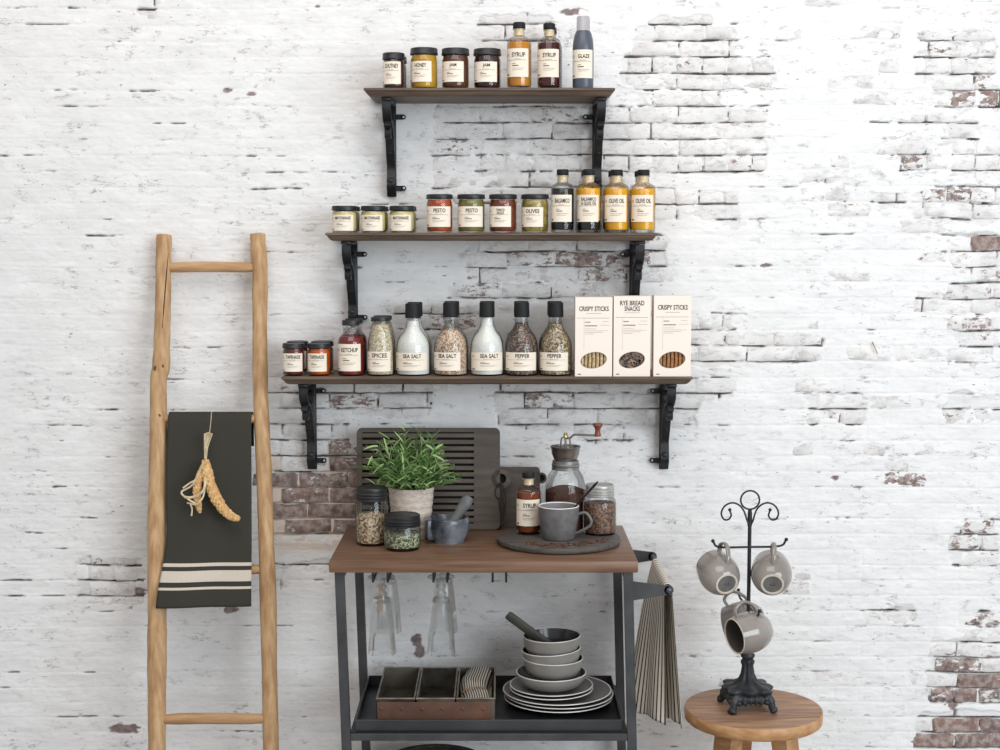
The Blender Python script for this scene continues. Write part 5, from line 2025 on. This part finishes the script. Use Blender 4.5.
# beans spilled over the front of the board
rs = random.Random(5)
m_ = MB()
for i in range(95):
    f = rs.random()
    px, py = 527 + f * 80, 543.5 + 2.6 * math.sin(f * 3.4) - 3.2 * max(0, f - 0.55) * 2 + rs.gauss(0, 1.1)
    q = at_z(px, py, ZB)
    if (Vector((q.x - sb.x, q.y - sb.y))).length > R_ * 0.955:
        continue
    m_.sphere((q.x - sb.x, q.y - sb.y, 0.0018), 0.0034, 7, 5, (1.35, 0.95, 0.62), Matrix.Rotation(rs.uniform(0, PI), 3, 'Z'))
o = m_.build('spilled_coffee_beans', M('loose_bean', (112, 78, 60), (78, 52, 40), rough=0.45, scale=90), None, loc=(sb.x, sb.y, ZB), kind='stuff')
tag(o, 'roasted coffee beans scattered along the serving board front', 'coffee beans')

# ================================================================== UNDER THE TOP
def wine_glass(label, xc, Yc):
    """faceted goblet hanging upside down by its foot"""
    zt = ZT - TTH - 0.0268                       # underside of the foot
    t = thing('wine_glass', label, 'glass', (xc, Yc, zt), group='goblets hanging upside down under the cart top')
    k = mpp((xc, Yc, 0.75))
    MB().lathe([(0.031, 0.003), (0.032, 0.0045), (0.031, 0.0058), (0.012, 0.0075), (1e-4, 0.0078)], 36).build('foot', GLASS2, t)
    MB().lathe([(0.031, 0.003), (0.012, -0.001), (0.007, -0.006), (0.0065, -0.012), (0.012, -0.017), (0.0125, -0.020), (0.0075, -0.025), (0.007, -0.028), (0.013, -0.034), (0.0135, -0.037), (0.010, -0.041)], 20).build('stem', GLASS2, t, sharp=70)
    hB = 0.136
    prof = [(0.010, -0.041), (0.019, -0.045), (0.0225, -0.052), (0.0262, -0.085), (0.0290, -0.118), (0.0300, -0.124), (0.0305, -0.144), (0.0330, -0.041 - hB)]

    def facet(a, i, z):
        if i < 2 or i > 5:
            return 1.0
        s = PI / 4
        b = (a + s / 2) % s - s / 2
        return math.cos(s / 2) / math.cos(b) * 1.04
    MB().lathe(prof, 32, mod=facet).build('bowl', GLASS2, t, sharp=14)
    ins = [(0.0322, -0.041 - hB + 0.0005), (0.0288, -0.144), (0.0275, -0.118), (0.0240, -0.085), (0.019, -0.056), (1e-4, -0.052)]
    MB().lathe(ins, 32).build('bowl_inside', GLASS2, t)
    return t


for i, (ra, lab) in enumerate(((0, 'leftmost'), (2, 'middle'))):
    xm = (RAILS[ra] + RAILS[ra + 1]) / 2 + CO.x
    wine_glass('clear faceted goblet hanging upside down, front, ' + ('on the left rails' if i == 0 else 'on the middle rails'), xm, YLF + 0.040)
    wine_glass('clear faceted goblet hanging upside down, behind another, ' + ('on the left rails' if i == 0 else 'on the middle rails'), xm, YLF + 0.235)

# rusty three-part bin on the tray
RUST = M('rusty_steel', (122, 86, 68), (88, 64, 54), rough=0.7, metal=0.2, scale=16, lo=0.3, hi=0.7, bump=0.2)
TINP = M('worn_zinc', (114, 107, 95), (52, 47, 41), rough=0.5, metal=0.4, scale=11, lo=0.38, hi=0.62, bump=0.1)
ZTF = ZTR + 0.001
bf = at_z(436, 720.5, ZTF)
BF = max(bf.y, CFR + 0.05)
BH = at(436, 698.8, BF).z - ZTF
xa, xb = at(376.3, 700.5, BF).x, at(495, 700.5, BF).x
bb = at_z(436, 663.5, ZTF + BH)
BD = min(bb.y, YLB - 0.03) - BF
t = thing('metal_bin', 'rusty riveted metal bin with three compartments on the tray', 'bin', ((xa + xb) / 2, BF, ZTF))
BW = xb - xa
cwid = (BW - 0.008) / 3
for i in range(3):
    x0 = -BW / 2 + i * (cwid + 0.004)
    x1 = x0 + cwid
    m_ = MB()
    th = 0.0018
    m_.box(((x0 + x1) / 2, BD / 2, 0.0015), (cwid, BD, 0.002))
    m_.box(((x0 + x1) / 2, th / 2 + 0.002, BH / 2), (cwid, th, BH))
    m_.box(((x0 + x1) / 2, BD - th / 2, BH / 2), (cwid, th, BH))
    m_.box((x0 + th / 2, BD / 2, BH / 2), (th, BD - 0.004, BH))
    m_.box((x1 - th / 2, BD / 2, BH / 2), (th, BD - 0.004, BH))
    co_ = m_.build('compartment', TINP, t, smooth=False)
    m_ = MB()
    q = 0.0022
    for a_, b_ in (((x0, 0.002, BH), (x1, 0.002, BH)), ((x0, BD, BH), (x1, BD, BH)), ((x0 + 0.001, 0, BH), (x0 + 0.001, BD, BH)), ((x1 - 0.001, 0, BH), (x1 - 0.001, BD, BH))):
        m_.tube([a_, b_], q, 8)
    m_.build('rolled_edge', M('worn_bright_edge', (160, 152, 138), (112, 102, 90), rough=0.45, metal=0.5, scale=25), co_)
m_ = MB().box((-0.004, -0.001, BH * 0.46), (BW - 0.012, 0.004, BH * 0.78), 0.0008)
band = m_.build('front_band', RUST, t, smooth=False)
MB().box((0, BD + 0.001, BH * 0.46), (BW - 0.012, 0.003, BH * 0.78), 0.0008).build('back_band', RUST, t, smooth=False)
for i in range(6):
    MB().lathe([(0.0042, 0), (0.0036, 0.0018), (0.0016, 0.0028), (1e-4, 0.003)], 12, (-BW / 2 + 0.012 + (BW - 0.04) * i / 5, -0.003, BH * 0.55), frame((0, -1, 0), (1, 0, 0))).build('rivet', RUST, band)
# rolled striped napkin in the third compartment
nx0 = -BW / 2 + 2 * (cwid + 0.004) + 0.004
nw = cwid - 0.010
NPX, NPY = (xa + xb) / 2 + nx0 + nw / 2, BF + BD * 0.5
nr = thing('striped_napkins', 'folded striped napkins tied with string in the metal bin', 'napkins', (NPX, NPY, ZTF + 0.003))


def nap(u, v):
    x = (u - 0.5) * nw * (0.97 - 0.10 * (1 - abs(2 * v - 1)) ** 3)
    y = (v - 0.5) * (BD - 0.012)
    env = (1 - (2 * u - 1) ** 4) ** 0.5
    pinch = 1 - 0.22 * math.exp(-((v - 0.45) / 0.07) ** 2)
    z = 0.010 + (BH * 0.80) * env * pinch * (0.72 + 0.30 * v) + 0.003 * math.sin(v * 11 + u * 4)
    x += 0.006 * math.sin(v * 6 + 1)
    return (x, y, z)


g = MB().grid(nap, 40, 40)
g.build('napkin_cloth', stripe_mat('napkin_stripe', 13, 0, (224, 214, 198), (46, 44, 44), 0.45), nr, sharp=180)
MB().box((0, 0, 0.010), (nw * 0.96, BD - 0.014, 0.016), 0.002).build('napkin_folds', M('napkin_plain', (208, 198, 182), (186, 174, 158), rough=0.9), nr)
MB().tube([tuple(Vector(nap(i / 20.0, 0.45)) + Vector((0, 0, 0.002))) for i in range(21)], 0.0014, 6).build('string', M('jute_string', (190, 154, 112), (160, 124, 84), rough=0.9), nr)

# ------------------------------------------------------------------ plates and bowls
PLT = M('slate_grey_glaze', (112, 108, 108), (96, 92, 93), rough=0.3, scale=12)
BWL = M('taupe_grey_glaze', (158, 153, 147), (142, 137, 131), rough=0.38, scale=14)
DRK = M('dark_glaze_inside', (74, 72, 76), (60, 58, 62), rough=0.2, scale=14)


def dish(name, label, cat, cx, cy, z, R, H, foot, depth, grp, prof=None, inmat=None, outmat=None, tilt=(0, 0)):
    t = thing(name, label, cat, (cx, cy, z), group=grp)
    t.rotation_euler = (tilt[0], tilt[1], 0)
    outp = prof or [(foot, 0.0), (foot + 0.003, 0.001), (R * 0.75, H * 0.35), (R * 0.93, H * 0.75), (R, H - 0.001)]
    MB().lathe([(1e-4, 0.0015), (foot * 0.9, 0.0015), (foot * 0.94, 0.0)] + outp, 56).build('outer_glaze', outmat or BWL, t, sharp=60)
    MB().lathe([(R, H - 0.001), (R - 0.0004, H + 0.0006), (R - 0.0018, H + 0.0008), (R - 0.0034, H - 0.0006)], 56).build('rim', WHITE, t)
    ip = [(R - 0.0034, H - 0.0006)] + [(max(0.003, a - 0.0038), max(b + 0.0035, 0.0048)) for a, b in reversed(outp[1:-1])] + [(1e-4, 0.0048)]
    MB().lathe(ip, 56).build('inner_glaze', inmat or PLT, t, sharp=60)
    return t


ZTF2 = ZTR + 0.001
pcx = at_z(558, 716.5, ZTF2)
Rp = 54.2 * mpp(Vector((pcx.x, pcx.y + 0.12, ZTF2 + 0.02)))
PY = pcx.y + Rp * 0.985
PY = min(PY, YLB - 0.014 - Rp)
PX = at(557.8, 700, PY).x
z_ = ZTF2
PH, PS = 0.0165, 0.0088
for i, lab in enumerate(('large grey dinner plate at the bottom of the stack', 'large grey dinner plate, second from the bottom', 'large grey dinner plate, top of the three large ones')):
    dish('dinner_plate', lab, 'plate', PX + (0.001, 0.003, -0.002)[i], PY, z_ + i * PS, Rp, PH, Rp * 0.58, 0.01, 'plates stacked on the tray',
         prof=[(Rp * 0.58, 0.0), (Rp * 0.60, 0.001), (Rp * 0.72, 0.0035), (Rp * 0.9, 0.0105), (Rp, PH - 0.001)], outmat=PLT)
z_ += 2 * PS + 0.0075
Rm = 41.6 * mpp(Vector((PX, PY, z_)))
mx_ = at(551.2, 690, PY).x
for i, lab in enumerate(('grey dessert plate resting on the dinner plates', 'upper grey dessert plate right under the wide bowl')):
    dish('dessert_plate', lab, 'plate', mx_, PY - 0.006, z_ + i * 0.0088, Rm, 0.0145, Rm * 0.6, 0.01, 'plates stacked on the tray',
         prof=[(Rm * 0.6, 0.0), (Rm * 0.62, 0.001), (Rm * 0.74, 0.0035), (Rm * 0.92, 0.010), (Rm, 0.0135)], outmat=PLT)
z_ += 0.0088 + 0.0062
Rb = 35.2 * mpp(Vector((PX, PY, z_)))
bx = at(551, 675, PY).x
YBW = PY - 0.006
HB = at(551, 671.3, YBW).z - z_
HB = max(0.036, min(0.055, HB))
dish('wide_bowl', 'wide grey bowl with white rim beneath the small bowls', 'bowl', bx, YBW, z_, Rb, HB, Rb * 0.55, 0.03, 'bowls stacked on the tray',
     prof=[(Rb * 0.55, 0.0), (Rb * 0.62, 0.0015), (Rb * 0.84, HB * 0.30), (Rb * 0.97, HB * 0.68), (Rb, HB - 0.001)], inmat=DRK)
z_ += 0.0075
Rs = 30.2 * mpp(Vector((PX, PY, z_ + 0.05)))
sx_ = at(553, 655, PY).x
hs = 0.047
for i, (lab, py, til, dx) in enumerate((('small grey bowl resting inside the wide bowl', 657, (0, 0), 0.0), ('small grey bowl sitting tilted in the middle of the bowl stack', 648, (0.0, -0.06), -0.002),
                                        ('topmost small grey bowl holding a dark wooden scoop', 635, (0, -0.02), -0.003))):
    zz_ = at(553, py, YBW).z - hs
    if i == 0:
        zz_ = max(zz_, z_)
        zprev = zz_
    else:
        zprev = max(zz_, zprev + 0.0075)
    rr2 = Rs * (1.0, 0.985, 0.965)[i]
    dish('small_bowl', lab, 'bowl', sx_ + dx, YBW, zprev, rr2, hs, rr2 * 0.5, 0.04, 'bowls stacked on the tray',
         prof=[(rr2 * 0.52, 0.0), (rr2 * 0.60, 0.0015), (rr2 * 0.83, hs * 0.18), (rr2 * 0.925, hs * 0.45), (rr2 * 0.965, hs * 0.72), (rr2, hs - 0.001)], inmat=DRK, tilt=til)
ztop = zprev
# dark wooden scoop
e0 = Vector((sx_ - 0.003, YBW - 0.004, ztop + 0.016))
e1 = at(507.5, 614.5, YBW - 0.015)
so = thing('wooden_scoop', 'dark wooden spatula resting in the topmost small bowl', 'spatula', e0)
v_ = e1 - e0
m_ = MB()
m_.tube([v_ * f for f in (0, 0.15, 0.35, 0.6, 0.85, 0.97, 1.0)], [0.013, 0.013, 0.0125, 0.0115, 0.0118, 0.0115, 0.009], 14, flat=(1.0, 0.42))
m_.build('spatula_handle', M('dark_olive_wood', (74, 72, 62), (56, 54, 47), rough=0.55, scale=20), so)

# dark round basket below, on the lower shelf: only its rim reaches into view
bq = at(437, 743.5, -0.12)
Rk = 0.125
ky = -0.12 - Rk
HK = bq.z - ZLO
t = thing('round_basket', 'dark round woven basket on the lower cart shelf', 'basket', (bq.x, ky, ZLO))
BSK = M('dark_wicker', (70, 62, 54), (44, 38, 34), rough=0.7, scale=60, bump=0.4)
pf = [(1e-4, 0), (Rk * 0.8, 0)]
for i in range(24):
    f = i / 23.0
    pf.append((Rk * (0.82 + 0.18 * f) + (0.0018 if i % 2 else -0.0018), 0.004 + (HK - 0.012) * f))
pf += [(Rk * 0.96, HK - 0.012), (Rk * 0.78, 0.012), (1e-4, 0.010)]
MB().lathe(pf, 60, mod=lambda a, i, z: 1 + 0.010 * math.cos(24 * a + PI * (i % 2))).build('woven_side', BSK, t)
MB().tube([(Rk * 0.99 * math.cos(2 * PI * i / 48), Rk * 0.99 * math.sin(2 * PI * i / 48), HK - 0.007) for i in range(49)], 0.0065, 10, caps=False).build('rim', BSK, t)

# ================================================================== STOOL AND MUG TREE
ZS = at(753, 707.3, -0.30).z
sc0 = Vector((at(753.2, 707.3, -0.30).x, -0.30, 0))
RS = 68.4 * mpp((sc0.x, sc0.y, ZS))
t = thing('wooden_stool', 'round teak stool holding the mug tree', 'stool', sc0)
TS = 0.031
seat = MB().lathe([(1e-4, -TS), (RS * 0.97, -TS), (RS * 0.995, -TS + 0.004), (RS, -TS * 0.5), (RS, -0.004), (RS * 0.99, -0.001)], 72).build('seat_edge', WOOD_SE, t, loc=(0, 0, ZS), sharp=50)
# seat top of joined planks
pw = RS * 2 / 5
ang = 0.18
for i in range(5):
    a0, a1 = -RS + i * pw + 0.0004, -RS + (i + 1) * pw - 0.0004
    Rq = RS * 0.989
    pts = []
    n = 16
    for k in range(n + 1):
        y = a0 + (a1 - a0) * k / n
        pts.append((math.sqrt(max(0, Rq * Rq - min(abs(y), Rq) ** 2)), max(-Rq, min(Rq, y))))
    out = [(x, y) for x, y in pts] + [(-x, y) for x, y in reversed(pts)]
    m_ = MB()
    nn = len(out)
    vs = [(x * math.cos(ang) - y * math.sin(ang), x * math.sin(ang) + y * math.cos(ang), z) for z in (-0.006, 0.0) for x, y in out]
    m_.add(vs, [tuple(range(nn, 2 * nn)), tuple(range(nn - 1, -1, -1))] + [(k, (k + 1) % nn, nn + (k + 1) % nn, nn + k) for k in range(nn)])
    m_.build('plank', [WOOD_ST, M('stool_teak_dark', (166, 128, 102), (130, 94, 74), rough=0.5, scale=7, stretch=(1.3, 12, 12), bump=0.12), WOOD_ST, M('stool_teak_red', (180, 138, 108), (142, 104, 80), rough=0.5, scale=8, stretch=(1.3, 12, 12), bump=0.12), WOOD_ST][i], t, smooth=False, loc=(0, 0, ZS))
for an in (-2.45, -0.72, 1.75):
    d = Vector((math.cos(an), math.sin(an), 0))
    a0 = d * RS * 0.50 + Vector((0, 0, ZS - TS))
    a1 = d * RS * 0.92
    R3 = Matrix.Rotation(an, 3, 'Z')
    vs = []
    for p, s in ((a1, 0.021), (a0, 0.027)):
        for ux, uy in ((-1, -1), (1, -1), (1, 1), (-1, 1)):
            vs.append(p + R3 @ Vector((ux * s * 0.8, uy * s, 0)))
    MB().add(vs, [(3, 2, 1, 0), (4, 5, 6, 7)] + [(i, (i + 1) % 4, 4 + (i + 1) % 4, 4 + i) for i in range(4)]).build('leg', WOOD_SE, t, smooth=False)

# mug tree
TY = -0.30
tp = at(748.6, 600, TY)
TX = tp.x
tree = thing('mug_tree', 'black cast iron mug tree with ornate footed base and scrolled top', 'mug stand', (TX, TY, ZS))
k_ = mpp((TX, TY, ZS + 0.2))


def tz(py):
    return at(749, py, TY).z - ZS


def four(a, i, z):
    return 1 + 0.10 * max(0, 1 - abs(z - 0.035) / 0.04) * math.cos(4 * a + PI) * -1


zc = tz(688)
prof = [(1e-4, 0.020), (0.050, 0.022), (0.058, 0.030), (0.056, 0.038), (0.050, 0.042), (0.058, 0.047), (0.060, 0.052), (0.054, 0.0565), (0.036, 0.060), (0.022, 0.069), (0.0155, 0.084), (0.0125, 0.104), (0.0155, 0.112), (0.0165, 0.116), (0.0125, 0.121),
        (0.0165, 0.126), (0.0175, 0.131), (0.013, 0.136), (0.0135, 0.142), (0.017, 0.150), (0.013, 0.156), (0.006, 0.160), (1e-4, 0.161)]


def orn(a, i, z):
    v = 1.0
    if i < 9:
        v *= 1 + 0.13 * abs(math.cos(2 * (a + PI / 4))) ** 1.5 - 0.05
    if 5 <= i <= 12:
        v *= 1 + 0.11 * math.cos(8 * a)
    if 1 <= i <= 4:
        v *= 1 + 0.05 * math.cos(24 * a)
    return v


CAST = M('black_cast_iron', (58, 60, 64), (34, 35, 38), rough=0.5, metal=0.2, scale=35, bump=0.3)
base = MB().lathe(prof, 96, mod=orn).build('cast_base', CAST, tree, sharp=60)
for i in range(4):
    an = PI / 4 + i * PI / 2 + 0.12
    d = Vector((math.cos(an), math.sin(an), 0))
    m_ = MB()
    m_.tube(smooth_path([d * 0.046 + Vector((0, 0, 0.040)), d * 0.058 + Vector((0, 0, 0.034)), d * 0.066 + Vector((0, 0, 0.022)), d * 0.068 + Vector((0, 0, 0.012)), d * 0.074 + Vector((0, 0, 0.009))], 5), [0.012] * 5 + [0.0105] * 5 + [0.0085] * 5 + [0.0085] * 6, 12)
    m_.sphere(d * 0.072 + Vector((0, 0, 0.009)), 0.009, 12, 8, (1.1, 1.1, 1))
    side = Vector((-d.y, d.x, 0))
    for s in (-1, 1):
        m_.sphere(d * 0.060 + side * s * 0.012 + Vector((0, 0, 0.026)), 0.007, 8, 6)
        m_.sphere(d * 0.052 + side * s * 0.022 + Vector((0, 0, 0.028)), 0.006, 8, 6)
        m_.sphere(d * 0.073 + side * s * 0.007 + Vector((0, 0, 0.0065)), 0.0055, 8, 6)
    m_.build('foot', CAST, tree)
for i in range(4):
    an = i * PI / 2 + 0.12
    d = Vector((math.cos(an), math.sin(an), 0))
    side = Vector((-d.y, d.x, 0))
    m_ = MB()
    for q in range(-4, 5):
        m_.sphere(d * (0.050 + 0.002 * (q % 2)) + side * q * 0.0062 + Vector((0, 0, 0.032 - 0.0010 * q * q * 0.2 - 0.004 * (q % 2))), 0.0045, 8, 6, (0.8, 0.8, 1.8))
    m_.build('leaf_ornament', CAST, base)
pr_ = 0.0046
MB().tube([(0, 0, 0.155), (0, 0, tz(510))], pr_, 14).build('pole', IRON, tree)
# ring and scrolls at the top
rr_2 = 9.3 * k_
zc_ = tz(500)
MB().tube([(rr_2 * math.cos(2 * PI * i / 40), 0, zc_ + rr_2 * math.sin(2 * PI * i / 40)) for i in range(41)], 0.0022, 8, caps=False).build('top_ring', IRON, tree)
for s in (-1, 1):
    path = [(0.5, 525), (3.0, 520), (6, 511), (11, 505), (18, 502.8), (25, 506), (28.4, 513), (26, 519), (21.5, 519.6), (18.6, 515.5), (20, 510.5)]
    m_ = MB()
    m_.tube(smooth_path([(s * a * k_, -0.004 if i < 2 else 0, tz(b)) for i, (a, b) in enumerate(path)], 5), 0.0022, 8)
    m_.sphere((s * 20 * k_, 0, tz(509.8)), 0.0042, 10, 8)
    m_.build('scroll', IRON, tree)
MB().lathe([(0.0055, tz(526)), (0.0062, tz(523)), (0.0052, tz(512)), (1e-4, tz(511.5))], 14).build('binding', IRON, tree)


def arm(p_in, p_bend, p_tip):
    m_ = MB()
    m_.tube(smooth_path([p_in, p_bend, p_tip], 6), 0.0027, 8)
    m_.sphere(p_tip, 0.0046, 10, 8)
    m_.build('arm', IRON, tree)


arm((0, 0, tz(547)), (-30 * k_, 0, tz(547)), (-36.4 * k_, 0, tz(541.0)))
arm((0, 0, tz(547)), (30 * k_, 0, tz(546)), (36.6 * k_, 0, tz(539.5)))
zA = tz(606)
arm((0, 0, zA), (0.006, -0.085, zA - 0.002), (0.008, -0.105, zA + 0.014))
arm((0, 0, zA), (-0.006, 0.085, zA - 0.002), (-0.008, 0.105, zA + 0.014))

TAUPE = M('glossy_taupe_glaze', (156, 148, 142), (132, 124, 118), rough=0.12, scale=7, coat=0.4)
TAUPE_IN = M('dark_taupe_inside', (104, 96, 90), (86, 79, 74), rough=0.2, scale=9)
PALE = M('pale_unglazed_rim', (214, 204, 190), (190, 180, 166), rough=0.6)
GREYB = M('grey_mug_underside', (112, 110, 106), (92, 90, 87), rough=0.5, scale=30)


def hang_mug(label, centre, opening, up, bottom_mark=True):
    """belly mug; centre = middle of its body, opening = where the mouth points, up = side of the handle"""
    Hm, Rm_ = 0.092, 0.0490
    R3 = frame(opening, up)
    t = thing('hanging_mug', label, 'mug', (0, 0, 0), group='taupe mugs on the mug tree')
    t.matrix_world = Matrix.Translation(Vector(centre) - R3 @ Vector((0, 0, Hm * 0.5))) @ R3.to_4x4()
    belly = [(0.50, 0.0), (0.56, 0.012), (0.74, 0.10), (0.90, 0.25), (0.985, 0.42), (1.0, 0.55), (0.97, 0.72), (0.90, 0.90), (0.87, 0.985)]
    mug_meshes(t, Rm_, Hm, hw=0.030, hz0=0.26, hz1=0.84, mat=TAUPE, matin=TAUPE_IN, rimm=PALE, belly=belly)
    MB().lathe([(Rm_ * 0.56, 0.0035), (Rm_ * 0.56, -0.0005), (Rm_ * 0.53, -0.0012), (Rm_ * 0.47, -0.0012), (Rm_ * 0.45, 0.0002)], 36).build('foot_ring', PALE, t)
    u = MB().lathe([(Rm_ * 0.455, 0.0002), (1e-4, 0.0002)], 30).build('underside', GREYB, t, smooth=False)
    if bottom_mark:
        m_ = MB()
        pts = [(math.cos(a * 0.55 + 0.6) * 0.004 * (1 - a * 0.06), math.sin(a * 0.55 + 0.6) * 0.006, -0.0002) for a in range(11)]
        m_.tube(pts, 0.0007, 5)
        m_.build('stamp', M('dark_stamp', (64, 62, 60), (54, 52, 50), rough=0.6), u)
    return t


def tpt(px, py, dy):
    return at(px, py, TY + dy)


hang_mug('glossy taupe mug hanging on the left arm, underside facing out', tpt(719.5, 574.5, -0.012), (-0.24, 0.92, 0.29), (0.22, -0.25, 1.0))
hang_mug('glossy taupe mug hanging on the right arm, underside facing out', tpt(771.5, 574.5, -0.012), (0.12, 0.94, 0.31), (0.02, -0.3, 1.0))
hang_mug('glossy taupe mug on the lower front arm, mouth turned left', tpt(750.5, 632, -0.075), (-0.88, -0.40, -0.12), (-0.1, 0.0, 1.0), False)
hang_mug('glossy taupe mug on the lower rear arm, behind another mug', tpt(744, 621, 0.078), (-0.75, 0.3, -0.22), (0.05, 0.0, 1.0), False)

# a bent nail left in the wall
p = at(875, 346, 0.0)
o = MB().tube(smooth_path([at(872, 340.5, 0.002), at(874, 346, -0.010), at(877.5, 353.5, -0.012)], 5), 0.0013, 8).build('bent_nail', M('rusty_brass_nail', (170, 146, 96), (124, 100, 62), rough=0.5, metal=0.3), None)
tag(o, 'small bent brass coloured nail stuck in the white wall', 'nail')
recentre(o, p)
